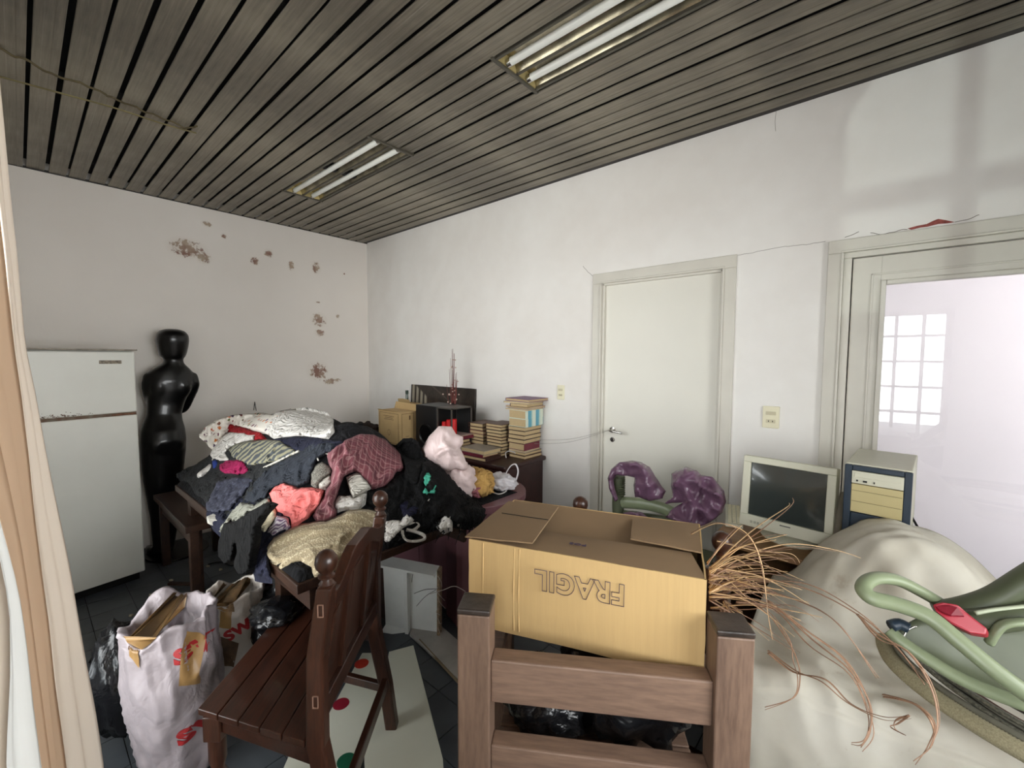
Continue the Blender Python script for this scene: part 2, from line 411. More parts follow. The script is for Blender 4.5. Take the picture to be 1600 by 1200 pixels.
# doors -----------------------------------------------------------------
def u_frame(b, x0, x1, z1, wd, y0, y1):       # architrave of width wd outside the opening x0..x1, z1
    b.lim(x0-wd, x0, y0, y1, 0, z1); b.lim(x1, x1+wd, y0, y1, 0, z1); b.lim(x0-wd, x1+wd, y0, y1, z1, z1+wd)
x0, x1, z1 = D1
b = MB(); b.lim(x0+.006, x1-.006, .022, .06, .01, z1-.006)
door1 = struct('door_1', b, M_door, .002)
b = MB(); u_frame(b, x0, x1, z1, .07, -.012, 0); u_frame(b, x0, x1, z1, .012, -.02, -.012); b.build('architrave', M_trim, door1, bevel=.003)
b = MB(); b.lim(x0-.001, x0+.014, 0, .022, 0, z1); b.lim(x1-.014, x1+.001, 0, .022, 0, z1); b.lim(x0, x1, 0, .022, z1-.014, z1+.001); b.build('door_stop', M_trim, door1, bevel=.003)
h = MB().lathe([(.001, 0), (.021, 0), (.021, .006), (.012, .009), (.001, .009)], seg=18).build('handle_rose', M_chrome, door1, smooth=False)
h.location = (3.068, .022, 1.058); h.rotation_euler = (PI/2, 0, 0)
k = MB(); k.tube(spline([(3.068, .02, 1.058), (3.068, -.02, 1.058), (3.075, -.032, 1.058), (3.10, -.036, 1.057), (3.165, -.034, 1.052)], 5), .0075, 8); k.build('door_handle', M_chrome, door1, smooth=True)
k = MB().lathe([(.001, 0), (.017, 0), (.017, .004), (.001, .005)], seg=16).build('keyhole_plate', M_chrome, door1); k.location = (3.068, .022, .99); k.rotation_euler = (PI/2, 0, 0)
MB().lim(3.0655, 3.0705, .012, .0185, .98, .998).build('keyhole', M_black, k.parent)

x0, x1, z1 = D2[0]+.035, D2[1]-.035, D2[2]-.03     # leaf
gx0, gx1, gz1 = 4.445, x1-.125, 1.892
b = MB(); y0, y1 = .012, .052
b.lim(x0, gx0-.02, y0, y1, .01, z1); b.lim(gx1+.02, x1, y0, y1, .01, z1); b.lim(gx0-.02, gx1+.02, y0, y1, gz1+.02, z1); b.lim(gx0-.02, gx1+.02, y0, y1, .01, .28)
door2 = struct('door_2', b, M_trim, .002)
b = MB(); X0, X1, Z1 = D2[0], D2[1], D2[2]
b.lim(X0, X0+.031, -.004, .09, 0, Z1-.026); b.lim(X1-.031, X1, -.004, .09, 0, Z1-.026); b.lim(X0, X1, -.004, .09, Z1-.026, Z1); b.build('door_frame', M_trim, door2, bevel=.003)
b = MB(); u_frame(b, X0, X1, Z1, .062, -.018, 0); u_frame(b, X0, X1, Z1, .01, -.024, -.018); b.build('architrave', M_trim, door2, bevel=.003)
b = MB(); g = .02
for (a, c, d, e) in ((gx0-g, gx0, .26, gz1+g), (gx1, gx1+g, .26, gz1+g)): b.lim(a, c, -.0, .045, d, e)
b.lim(gx0, gx1, 0, .045, gz1, gz1+g); b.lim(gx0, gx1, 0, .045, .26, .28); b.build('glazing_bead', M_trim, door2, bevel=.004)
b = MB()
b.lim(gx0-.055, gx0-.047, .006, .012, .25, gz1+.055); b.lim(gx1+.047, gx1+.055, .006, .012, .25, gz1+.055); b.lim(gx0-.055, gx1+.055, .006, .012, gz1+.047, gz1+.055); b.build('moulding', M_trim, door2, bevel=.002)
MB().lim(gx0, gx1, .024, .028, .28, gz1).build('pane', M_glass, door2)
MB().lim(x0-.003, x0+.001, .02, .05, 0, z1).build('seam', M_black, door2)

# neighbouring room seen through the glazed door
M_hall = mk('pale_lilac_plaster', L(238, 236, 238), .8, var=.02, scale=1.2)
HY = .95
b = MB(); b.lim(3.0, 8.2, HY, HY+T, 0, 3.0); struct('wall_hall_back', b, M_hall)
b = MB(); b.lim(3.0-T, 3.0, T, HY+T, 0, 3.0); struct('wall_hall_left', b, M_hall)
b = MB(); b.lim(8.2, 8.2+T, T, HY, 0, .8); b.lim(8.2, 8.2+T, T, HY, 2.3, 3.0); b.lim(8.2, 8.2+T, T, .3, .8, 2.3); b.lim(8.2, 8.2+T, .85, HY, .8, 2.3); struct('wall_hall_right', b, M_hall)
b = MB(); b.lim(XR, 8.2, 0, T, 0, 3.0); struct('wall_hall_front', b, M_hall)
b = MB(); b.lim(3.0-T, 8.35, T, HY+T, 3.0, 3.1); struct('ceiling_hall', b, M_hall)
b = MB(); b.lim(3.0-T, 8.35, T, HY+T, -.06, 0); struct('floor_hall', b, M_tile)
# plaster cracks and the flaked red patch over the glazed door: thin raised edges of paint
def crack(pts, r=.0012, mat=M_black, nm='wall_crack'):
    b = MB(); ps = []
    for i, p in enumerate(pts):
        q = P(p[0], p[1], 'y', -.0005); ps.append(q)
    ps = [Vector((q.x, q.y, q.z+noise.noise(q*40)*.004)) for q in spline(ps, 6)]
    b.tube(ps, r, 5); o = b.build(nm, mat); o['kind'] = 'structure'; return o
M_crack = mk('crack_shadow', L(150, 142, 134), .9)
crack([(1153, 399), (1190, 392), (1220, 386), (1260, 382), (1290, 377)], .0012, M_crack, 'trim_3')
crack([(911, 416), (918, 424), (926, 431)], .0014, M_crack, 'trim_4')
crack([(1212, 205), (1211, 190), (1213, 172)], .001, M_crack, 'trim_5')
b = MB(); P0 = [(1418, 357), (1432, 353), (1448, 350), (1458, 345), (1466, 342), (1478, 344), (1492, 347), (1480, 349), (1466, 350), (1450, 354), (1436, 356), (1424, 359)]
b.prism([P(x, y, 'y', -.001) for x, y in P0], (0, .003, 0)); o = b.build('trim_6', mk('bare_red_brick', L(160, 84, 76), .9, var=.25, scale=60)); o['kind'] = 'structure'
for pts in ([(1418, 358), (1400, 361), (1380, 366), (1360, 364)], [(1320, 372), (1333, 366), (1342, 362)], [(1492, 347), (1510, 343), (1530, 336)]):
    crack(pts, .0016, M_crack, 'trim_7')

# ceiling lights ---------------------------------------------------------
M_tube = mk('white_tube_glass', L(236, 238, 232), .3, var=.02, spec=.6)
M_refl = mk('tarnished_reflector', L(170, 162, 140), .22, metal=.9, var=.35, scale=9)
M_lframe = mk('dark_light_frame', L(96, 92, 82), .45, metal=.5)
def ceiling_light(x0, x1, label):
    t = thing('ceiling_light', label, 'ceiling light', (x0, -1.095, H), 0, 'recessed twin-tube ceiling lights')
    ln = x1-x0; yc = .135
    b = MB()
    for a, c in ((-.145, -.132), (.132, .145)): b.lim(0, ln, a, c, -.006, .06)
    b.lim(-.012, .004, -.16, .16, -.009, .05); b.lim(ln-.004, ln+.012, -.16, .16, -.009, .05); b.lim(0, ln, -.006, .006, -.002, .03)
    b.build('frame', M_lframe, t, bevel=.002)
    for s in (-1, 1):
        g = []
        for i in range(13):
            x = lerp(.004, ln-.004, i/12); g.append([(x, s*.07+yy, zz+.001*math.sin(i*2.1)) for yy, zz in ((-.064, .004), (-.05, .03), (-.025, .046), (.025, .046), (.05, .03), (.064, .004))])
        b = MB().grid(g); b.build('reflector', M_refl, t)
        b = MB(); b.tube([(.03, s*.07, .012), (ln-.03, s*.07, .012)], .0165, 16); b.build('fluorescent_tube', M_tube, t, auto=.6)
        for xx in (.012, ln-.03): MB().tube([(xx, s*.07, .012), (xx+.02, s*.07, .012)], .0175, 14).build('tube_cap', M_chrome, t, auto=.6)
        for xx in (.003, ln-.008):
            MB().lim(xx, xx+.005, s*.07-.06, s*.07+.06, .0, .05).build('end_plate', mk('brassy_end_plate', L(214, 196, 140), .35, metal=.6), t)
    b = MB(); b.lim(0, ln, -.132, .132, .05, .056); b.build('housing', M_lframe, t)
    return t
ceiling_light(FIX[0][0], FIX[0][1], 'smaller-looking recessed twin-tube light further down the slatted ceiling')
ceiling_light(FIX[1][0], FIX[1][1], 'nearest recessed twin-tube light, running out of the top of the photo')
# two cords hanging just under the slats on the left
def cord(pts, r, mat, name, label, cat, seg=6, n=8, wob=0.):
    ps = spline(pts, n)
    if wob: ps = [p+Vector((noise.noise(p*30), noise.noise(p*30+Vector((9, 0, 0))), noise.noise(p*25+Vector((0, 9, 0)))))*wob for p in ps]
    c = sum(ps, Vector())/len(ps); b = MB().tube([p-c for p in ps], r, seg)
    o = b.build(name, mat, None, smooth=True); o.location = c; return tag(o, label, cat)
M_cord = mk('olive_cord', L(128, 116, 78), .7, var=.2)
hz = H-.012
cord([P(x, y, 'z', hz) for x, y in ((-40, 112), (0, 120), (85, 143), (180, 169), (250, 192), (307, 208))], .0042, M_cord, 'cord', 'straight olive cord along the ceiling slats, the lower of the two', 'cord')
cord([P(x, y, 'z', hz) for x, y in ((-40, 60), (0, 76), (40, 95), (90, 117), (140, 136), (200, 163), (250, 184), (292, 199), (310, 199))], .005, mk('dark_cord', L(92, 80, 52), .7, var=.2), 'cord', 'twisted darker cord along the ceiling slats, the upper of the two', 'cord', wob=.012)
# wall plates
def plate(x, z, w_, h_, label):
    t = thing('wall_socket', label, 'socket', (x, 0, z))
    MB().lim(-w_/2, w_/2, -.009, -.0005, -h_/2, h_/2).build('plate', mk('ivory_plate', L(226, 220, 192), .45, var=.03), t, bevel=.003)
    MB().lim(-w_*.3, w_*.3, -.012, -.009, h_*.1, h_*.26).build('rocker', mk('ivory_rocker', L(206, 198, 168), .45), t, bevel=.002)
    MB().lim(-w_*.28, w_*.28, -.0115, -.009, -h_*.26, -h_*.1).build('outlet', MATS['ivory_rocker'], t, bevel=.002)
    for i in (-1, 1): MB().lim(i*w_*.12-.002, i*w_*.12+.002, -.0125, -.0113, -h_*.21, -h_*.15).build('slot', M_black, t)
    return t
plate(4.008, 1.236, .078, .118, 'ivory wall plate with switch and outlet between the two doors')
plate(2.655, 1.293, .062, .108, 'smaller ivory wall plate left of the closed door, above the books')
#OBJECTS
# ================================================================== FURNITURE
FIN = [(.001, 0), (.018, 0), (.021, .006), (.016, .013), (.013, .019), (.022, .025), (.022, .03), (.014, .035), (.019, .041), (.027, .052), (.0305, .066), (.0285, .081), (.019, .094), (.008, .1), (.001, .101)]
def finial(parent, x, y, z, s=1., mat=None):
    o = MB().lathe([(r*s, h*s) for r, h in FIN], seg=18).build('finial', mat or M_chair, parent, auto=.9); o.location = (x, y, z); return o
def post_poly(b, pts, wx, wy):                 # square post through centre points
    vs = []; fs = []
    for i, p in enumerate(pts):
        k = wx[i] if isinstance(wx, (list, tuple)) else wx; q = wy[i] if isinstance(wy, (list, tuple)) else wy
        for sx, sy in ((-1, -1), (1, -1), (1, 1), (-1, 1)): vs.append((p[0]+sx*k/2, p[1]+sy*q/2, p[2]))
    for i in range(len(pts)-1):
        for k in range(4): fs.append((i*4+k, i*4+(k+1) % 4, i*4+4+(k+1) % 4, i*4+4+k))
    n = len(pts); fs += [(3, 2, 1, 0), (4*n-4, 4*n-3, 4*n-2, 4*n-1)]
    b.add(vs, fs)
def carved_chair(label, loc, rz, sk=0., wide=0.):
    # local: back in the plane y=0, seat towards +y
    t = thing('dining_chair', label, 'chair', loc, rz, 'carved dining chairs'); W = .262
    for s in (-1, 1):
        b = MB(); post_poly(b, [(s*W, -.07, 0), (s*W, -.045, .2), (s*W, 0, .44), (s*W, -.004, .7), (s*W, -.035, .9)], .046, [.046, .048, .052, .046, .042])
        b.build('back_post', M_chair, t, bevel=.006); finial(t, s*W, -.035, .899)
        xl = s*W+sk+(wide if s > 0 else 0); b = MB(); post_poly(b, [(xl, .36, .44), (xl, .36, .36)], .052, .052)
        b.build('leg_block', M_chair, t, bevel=.003)
        b = MB().lathe([(.001, .0), (.016, .0), (.02, .02), (.015, .05), (.022, .07), (.024, .16), (.018, .2), (.027, .23), (.017, .26), (.025, .29), (.025, .36), (.001, .36)], seg=16)
        o = b.build('leg', M_chair, t, auto=.9); o.location = (s*W+sk+(wide if s > 0 else 0), .36, 0)
    g = 5
    for i in range(g):                             # five seat planks running from side to side
        y0, y1 = lerp(.028, .405, i/g)+.0015, lerp(.028, .405, (i+1)/g)-.0015; q = sk/.36; q2 = (sk+wide)/.36
        MB().prism([(-W-.03+q*y0, y0, .44), (W+.03+q2*y0, y0, .44), (W+.03+q2*y1, y1, .44), (-W-.03+q*y1, y1, .44)], (0, 0, .022)).build('seat_plank', M_chairx, t, bevel=.003)
    b = MB(); b.lim(-W+sk, W+sk+wide, .345, .375, .385, .44)
    for s in (-1, 1): xa2 = s*W; xb2 = s*W+sk+(wide if s > 0 else 0); b.prism([(xa2-.012, .02, .385), (xa2+.012, .02, .385), (xb2+.012, .35, .385), (xb2-.012, .35, .385)], (0, 0, .055))
    b.build('apron', M_chairx, t, bevel=.002)
    # arched top rail
    n = 14; top = []; bot = []
    for i in range(n+1):
        x = lerp(-W+.02, W-.02, i/n); u = 1-abs(2*i/n-1); h = .872+.055*ss(.12, .75, u)
        top.append((x, -.052, h)); bot.append((x, -.052, h-.052))
    MB().prism(top+bot[::-1], (0, .034, 0)).build('top_rail', M_chairx, t, bevel=.004)
    MB().lim(-W+.02, W-.02, -.02, .014, .50, .555).build('lower_back_rail', M_chairx, t, bevel=.003)
    def zt(x):
        u = 1-abs(x)/(W-.02); return .872+.055*ss(.12, .75, u)-.05
    for x in (-.10, .10):
        post_ = MB(); post_poly(post_, [(x, -.003, .55), (x, -.034, zt(x))], .03, .026); post_.build('stile', M_chair, t, bevel=.002)
    for x0, x1 in ((-W+.022, -.116), (-.084, .084), (.116, W-.022)):
        pts = [(x0, -.002, .555), (x1, -.002, .555), (x1, -.034, zt(x1)), ((x0+x1)/2, -.034, zt((x0+x1)/2)), (x0, -.034, zt(x0))]
        MB().prism(pts, (0, .012, 0)).build('back_panel', M_chair, t)
        a, c = x0+.03, x1-.03; pts = [(a, -.007, .6), (c, -.007, .6), (c, -.036, zt(c)-.04), (a, -.036, zt(a)-.04)]
        MB().prism(pts, (0, .018, 0)).build('raised_field', M_chair, t, bevel=.004)
    MB().lim(-W, W, -.06, -.036, .19, .235).build('stretcher', M_chairx, t, bevel=.003)
    for s in (-1, 1): xa2 = s*W; xb2 = s*W+sk+(wide if s > 0 else 0); MB().prism([(xa2-.012, -.05, .16), (xa2+.012, -.05, .16), (xb2+.012, .36, .16), (xb2-.012, .36, .16)], (0, 0, .035)).build('stretcher', M_chair, t, bevel=.003)
    M_ten = mk('pale_tenon_edge', L(160, 126, 108), .6)
    for s in (-1, 1):
        for z, yy in ((.84, -.0466), (.58, -.0265)):
            b = MB()
            for a in ((-.008, -.006, -.018, .018), (.006, .008, -.018, .018), (-.008, .008, -.018, -.016), (-.008, .008, .016, .018)): b.lim(s*(W+.0245)-.0022, s*(W+.0245)+.0022, yy+.02+a[0], yy+.02+a[1], z+a[2], z+a[3])
            b.build('tenon', M_ten, t)
    return t
carved_chair('dark carved dining chair in the left foreground with a plank seat, ball finials', (3.108, -1.925, .02), math.radians(132.2), .115, .02)
carved_chair('dark dining chair behind the cardboard box, only its finials and top rail showing', (3.822, -1.15, 0), 0)

# rustic chair back in the foreground
bl, br = Vector((3.722, -1.91, 0)), Vector((4.232, -1.575, 0)); ang = math.atan2(br.y-bl.y, br.x-bl.x); Lb = (br-bl).length
rc = thing('rustic_chair', 'heavy rough-sawn wooden chair in front, seen from behind, cardboard box resting over it', 'chair', (bl.x, bl.y, 0), ang)
LX, RX = -.007, .582
for x in (LX, RX):
    MB().lim(x-.0395, x+.0395, -.04, .036, 0, .938).build('back_post', M_rustic, rc, bevel=.004)
    MB().lim(x-.0405, x+.0405, -.041, .037, .938, .952).build('post_cap', M_cap, rc, bevel=.004)
    b = MB(); b.lim(x-.032, x+.032, .43, .49, 0, .66); b.build('front_leg', M_rustic, rc, bevel=.004)
    MB().lim(x-.034, x+.034, .036, .52, .66, .69).build('armrest', M_rusticx, rc, bevel=.005)
Lb = RX
for nm, z0, z1 in (('top_rail', .715, .822), ('middle_rail', .50, .605), ('lower_rail', .36, .43)):
    MB().lim(LX+.0395, RX-.0395, -.026, .022, z0, z1).build(nm, M_rusticx, rc, bevel=.004)
MB().lim(LX+.03, RX-.03, .45, .48, .36, .43).build('front_rail', M_rusticx, rc, bevel=.004)
for i in range(5): MB().lim(.02, Lb-.02, .03+i*.088, .03+i*.088+.082, .43, .45).build('seat_slat', M_rusticx, rc, bevel=.003)

# dining table under the clothes
TX0, TX1, TY0, TY1, TZ = 1.02, 2.872, -2.0, -1.13, .72
t = thing('table', 'long brown wooden table buried under the heap of clothes', 'table', (0, 0, 0))
MB().lim(TX0, TX1, TY0, TY1, TZ-.038, TZ).build('tabletop', M_table, t, bevel=.004)
b = MB(); x0, x1, y0, y1 = TX0+.06, TX1-.012, TY0+.05, TY1-.02
b.lim(x0, x1, y0, y0+.022, TZ-.12, TZ-.038); b.lim(x0, x1, y1-.022, y1, TZ-.12, TZ-.038); b.lim(x0, x0+.022, y0, y1, TZ-.12, TZ-.038); b.build('apron', M_table, t)
for x, y in ((x0+.03, y0+.03), (x0+.03, y1-.03), (x1-.34, y0+.04), (x1-.6, y1-.1)): MB().box((x, y, (TZ-.04)/2), (.06, .06, TZ-.04)).build('leg', M_table, t, bevel=.004)
# maroon desk end and pedestal under and beyond the table
t = thing('desk', 'maroon office desk with a rounded end, beside the clothes heap', 'desk', (0, 0, 0))
c = Vector((2.60, -.86, 0)); pts = []
for i in range(25):
    a = lerp(-PI*.42, PI*.62, i/24); pts.append((c.x+.325*math.cos(a), c.y+.325*math.sin(a), .712))
pts += [(1.5, -.55, .712), (1.5, -1.12, .712), (2.6, -1.12, .712)]
MB().prism(pts, (0, 0, .038)).build('desktop', M_maroon, t, bevel=.003)
pts2 = []
for i in range(17):
    a = lerp(-PI*.4, PI*.5, i/16); pts2.append((c.x+.19*math.cos(a), c.y+.19*math.sin(a), .0))
b = MB(); b.prism(pts2+[(2.52, -.67, 0), (2.52, -1.0, 0)], (0, 0, .712)); b.build('rounded_support', M_maroon, t)
xe = P(728, 900, 'y', -.99).x
MB().lim(1.52, 2.245, -.995, -.972, .03, .712).build('modesty_panel', M_maroon, t, bevel=.001)
MB().lim(2.25, xe-.012, -.995, -.972, .03, .712).build('modesty_panel', M_maroon, t, bevel=.001)
MB().lim(xe-.012, xe+.012, -1.0, -.968, 0, .712).build('end_edge', M_black, t)
MB().lim(1.52, xe, -.99, -.975, 0, .03).build('plinth', M_black, t)
MB().lim(1.50, 1.52, -1.1, -.57, 0, .712).build('side_panel', M_maroon, t)
# small bench at the far left end of the clothes
t = thing('bench', 'low brown bench at the left end of the clothes, near the mannequin', 'bench', (0, 0, 0))
MB().lim(.42, 1.35, -2.02, -1.6, .49, .53).build('seat', M_table, t, bevel=.004)
for x, y in ((.47, -1.97), (1.30, -1.97), (.47, -1.65), (1.30, -1.65)): MB().box((x, y, .245), (.05, .05, .49)).build('leg', M_table, t, bevel=.003)
MB().lim(.49, 1.28, -1.985, -1.96, .40, .47).build('rail', M_table, t)

# sideboard against the back wall
t = thing('sideboard', 'dark wooden sideboard against the back wall carrying books and boxes', 'sideboard', (0, 0, 0))
MB().lim(.5, 2.5, -.46, -.012, .06, .765).build('body', M_sideb, t, bevel=.003)
MB().lim(.48, 2.53, -.485, -.005, .765, .80).build('top', M_sideb, t, bevel=.012)
MB().lim(.53, 2.47, -.44, -.03, 0, .06).build('plinth', M_black, t)
for i in range(4):
    x0 = .52+i*.495; MB().lim(x0, x0+.485, -.475, -.461, .08, .58).build('door', M_sideb, t, bevel=.003)
    d = MB().lim(x0, x0+.485, -.475, -.461, .59, .755).build('drawer', M_sideb, t, bevel=.003)
    MB().lathe([(.001, 0), (.012, 0), (.016, .012), (.001, .018)], seg=12).build('knob', M_chrome, d)
    k = d.children[0]; k.location = (x0+.24, -.475, .67); k.rotation_euler = (PI/2, 0, 0)

# computer desk in front of the glazed door
t = thing('computer_desk', 'oak-coloured desk under the computer, in front of the wall between the doors', 'desk', (0, 0, 0))
MB().lim(3.9, 4.66, -.62, -.045, .722, .75).build('desktop', M_desk, t, bevel=.003)
for x in (3.91, 4.625): MB().lim(x, x+.025, -.58, -.06, 0, .722).build('side_panel', M_desk, t)
MB().lim(3.94, 4.62, -.60, -.2, .60, .618).build('keyboard_tray', M_desk, t, bevel=.002)
MB().lim(3.936, 4.624, -.09, -.07, .25, .722).build('back_panel', M_desk, t)
MB().lim(3.94, 4.62, -.5, -.1, .30, .32).build('shelf', M_desk, t)

# refrigerator
t = thing('refrigerator', 'white two-door refrigerator with rust along the door gap, against the left wall', 'refrigerator', (.63, -2.111, 0), math.radians(8.4))
FW, FD, FH, FS = .66, .56, 1.60, 1.165       # local: front face at x=0 facing +x, right edge at y=0
MB().lim(-FD, -.05, -FW, 0, .05, FH-.012).build('body', M_white, t, bevel=.006)
MB().lim(-.044, 0, -FW, 0, .06, FS-.009).build('lower_door', M_white, t, bevel=.009)
fd = MB().lim(-.044, 0, -FW, 0, FS+.009, FH-.02).build('freezer_door', M_white, t, bevel=.009)
M_rust = mk('rusty_gasket', L(120, 112, 98), .8, var=.35, scale=18, col2=L(92, 60, 40))
MB().lim(-.06, -.006, -FW+.004, -.004, FS-.012, FS+.012).build('gasket', M_rust, t)
MB().lim(-.02, .003, -.13, -.01, FS-.006, FS+.004).build('hinge', mk('rusty_hinge', L(132, 86, 58), .7, var=.3, scale=60), t, bevel=.001)
MB().lim(-FD-.01, .012, -FW-.01, .012, FH-.014, FH-.004).build('top_lid', mk('fridge_lid_edge', L(160, 150, 136), .6, var=.25, scale=24), t, bevel=.002)
MB().lim(-FD+.02, -.05, -FW+.02, -.02, 0, .06).build('plinth', M_black, t)
bd = MB().lim(0, .003, -.18, -.07, 1.50, 1.522).build('badge', mk('worn_badge', L(150, 136, 116), .5, var=.35, scale=90), fd, bevel=.001)
# rust specks along the freezer door's bottom edge
b = MB()
for i in range(150):
    y = -FW+.01+abs(random.gauss(0, .2)); z = FS+.012+abs(random.gauss(0, .012))
    if y > -.02: continue
    q = random.uniform(.0012, .004); b.lim(.0002, .0009, y-q, y+q, z-q*.7, z+q*.7)
o = b.build('rust_specks', MATS['rusty_gasket'], fd); o['kind'] = 'stuff'

# mannequin ---------------------------------------------------------------
def mannequin():
    # sections: z, centre y, half width (y), centre x, half depth (x)
    def yc(px, z): return -1.905+(px-265)/250+.045*z
    R_ = [(.03, 250, .055, .24, .06), (.10, 256, .062, .235, .06), (.31, 258, .092, .23, .075), (.47, 256, .108, .23, .085), (.67, 253, .13, .235, .10),
          (.80, 253, .139, .24, .115), (.90, 252, .142, .25, .13), (.98, 252, .136, .24, .12), (1.05, 253, .120, .22, .095), (1.10, 255, .109, .21, .085),
          (1.18, 258, .118, .20, .09), (1.28, 262, .136, .20, .105), (1.36, 263, .150, .205, .105), (1.41, 263, .152, .21, .09), (1.445, 264, .128, .215, .075),
          (1.475, 266, .092, .215, .064), (1.50, 268, .064, .215, .058), (1.56, 269, .058, .21, .058)]
    secs = []
    for z, px, hw, cx, hd in R_: secs.append((z, yc(px, z), hw, cx, hd))
    def loft(secs, seg=28, sq=2.0):
        b = MB(); g = []
        for z, y, hw, x, hd in secs:
            row = []
            for k in range(seg):
                a = 2*PI*k/seg; ca, sa = math.cos(a), math.sin(a)
                row.append((x+math.copysign(abs(sa)**(2/sq), sa)*hd, y+math.copysign(abs(ca)**(2/sq), ca)*hw, z))
            g.append(row)
        n = len(g); vs = [p for r in g for p in r]; fs = []
        for i in range(n-1):
            for k in range(seg): fs.append((i*seg+k, i*seg+(k+1) % seg, (i+1)*seg+(k+1) % seg, (i+1)*seg+k))
        fs += [tuple(range(seg))[::-1], tuple((n-1)*seg+k for k in range(seg))]
        b.add(vs, fs); return b
    B = loft(secs, sq=2.3)
    hy = yc(267, 1.65)
    hd = loft([(1.535, hy, .045, .20, .045), (1.545, hy-.002, .080, .195, .09), (1.58, hy, .090, .195, .10), (1.63, hy, .100, .2, .106), (1.68, hy, .106, .205, .11),
               (1.72, hy, .102, .205, .104), (1.75, hy, .080, .205, .08), (1.765, hy, .042, .205, .042)], sq=2.2)
    B.add(hd.v, hd.f)
    # buttocks, shoulder blades
    def ball(c, r):
        seg = 12; vs = []; fs = []
        for i in range(9):
            ph = PI*i/8
            for k in range(seg):
                a = 2*PI*k/seg; vs.append((c[0]+r[0]*math.sin(ph)*math.cos(a), c[1]+r[1]*math.sin(ph)*math.sin(a), c[2]+r[2]*math.cos(ph)))
        for i in range(8):
            for k in range(seg): fs.append((i*seg+k, i*seg+(k+1) % seg, (i+1)*seg+(k+1) % seg, (i+1)*seg+k))
        B.add(vs, fs)
    y0 = yc(253, .9)
    for s in (-1, 1):
        ball((.29, y0+s*.058, .88), (.085, .066, .095)); ball((.255, yc(263, 1.32)+s*.07, 1.32), (.055, .065, .10))
    # arms: upper arms along the trunk, forearms folded to the front
    for s in (-1, 1):
        ys = yc(264, 1.4)+s*(.146 if s > 0 else .140)
        B.tube(spline([(.21, ys-s*.012, 1.41), (.215, ys+s*.006, 1.32), (.15, ys-s*.012, 1.22), (.10, ys-s*.045, 1.12), (.06, ys-s*.09, 1.10), (.03, ys-s*.12, 1.13)], 5),
               [lerp(.038, .024, i/25) for i in range(26)], 12)
    # calves separated by a shallow groove: two lower legs
    for s in (-1, 1):
        B.tube([(.24, yc(254, .1)+s*.032, .04), (.235, yc(257, .3)+s*.042, .30), (.235, yc(254, .6)+s*.058, .62)], [.034, .052, .07], 14)
        B.tube([(.25, yc(252, 0)+s*.04, .035), (.17, yc(252, 0)+s*.05, .03), (.08, yc(252, 0)+s*.055, .025)], [.036, .036, .024], 10)
    tmp = B.build('tmp', M_gloss); r = tmp.modifiers.new('r', 'REMESH'); r.mode = 'VOXEL'; r.voxel_size = .011
    sm = tmp.modifiers.new('s', 'SMOOTH'); sm.iterations = 5; sm.factor = .6
    me = bpy.data.meshes.new_from_object(tmp.evaluated_get(bpy.context.evaluated_depsgraph_get()))
    bpy.data.objects.remove(tmp); me.polygons.foreach_set('use_smooth', [True]*len(me.polygons)); me.name = 'body'
    t = thing('mannequin', 'black glossy mannequin standing with its back turned, right of the refrigerator', 'mannequin', (0, 0, 0))
    o = bpy.data.objects.new('body', me); COL.objects.link(o); o.parent = t; me.materials.clear(); me.materials.append(M_gloss)
    b = MB().lathe([(.001, 0), (.2, 0), (.205, .006), (.2, .014), (.001, .016)], seg=32); o = b.build('base_plate', M_gloss, t, auto=.6); o.location = (.27, -1.86, 0)
    return t
mannequin()

# computer ----------------------------------------------------------------
# monitor: front face, lower left corner and lower right corner measured on the desk
a, c = Vector((3.982, -.50, 0)), Vector((4.300, -.475, 0)); ang = -.10
t = thing('monitor', 'beige cathode-ray monitor tilted back on the desk, left of the computer tower', 'monitor', (a.x, a.y, .75), ang)
Wm, Hm = .345, .315
tl = Matrix.Rotation(-.10, 3, 'X')
def tp(x, y, z): v = tl @ Vector((x, y, z)); return (v.x, v.y+.0, v.z+.045)
def tilt(b): b.v = [tp(*v) for v in b.v]; return b
b = MB(); fr = .03
b.lim(0, Wm, 0, .035, 0, .052); b.lim(0, Wm, 0, .035, Hm-.028, Hm); b.lim(0, fr, 0, .035, .052, Hm-.028); b.lim(Wm-fr, Wm, 0, .035, .052, Hm-.028)
bz = tilt(b).build('bezel', M_beige, t, bevel=.003)
g = []
for i in range(9):
    row = []
    for j in range(9):
        u, v = i/8, j/8; row.append(tp(lerp(fr-.002, Wm-fr+.002, u), .014-.009*math.sin(PI*u)*math.sin(PI*v)+.0, lerp(.05, Hm-.026, v)))
    g.append(row)
MB().grid(g).build('screen', M_screen, t, smooth=True)
back = [(.01, .035, .01), (Wm-.01, .035, .01), (Wm-.01, .035, Hm-.01), (.01, .035, Hm-.01)]; bk2 = [(.05, .33, .05), (Wm-.05, .33, .05), (Wm-.05, .33, Hm-.06), (.05, .33, Hm-.06)]
bk1 = [(.012, .15, .012), (Wm-.012, .15, .012), (Wm-.012, .15, Hm-.012), (.012, .15, Hm-.012)]
b = MB(); vs = back+bk1+bk2; b.add(vs, [(0, 1, 2, 3), (11, 10, 9, 8)]+[(i+k*4, (i+1) % 4+k*4, (i+1) % 4+k*4+4, i+k*4+4) for k in range(2) for i in range(4)])
tilt(b).build('housing', M_beige, t, bevel=.006)
b = MB()
for i in range(4): b.lim(.045+i*.014, .053+i*.014, -.003, 0, .018, .028)
tilt(b).build('control_buttons', mk('grey_button', L(168, 166, 150), .5), bz)
b = MB(); b.lim(.16, .20, -.0008, 0, .036, .0405); tilt(b).build('maker_mark', mk('dark_print', L(80, 80, 76), .6), bz)
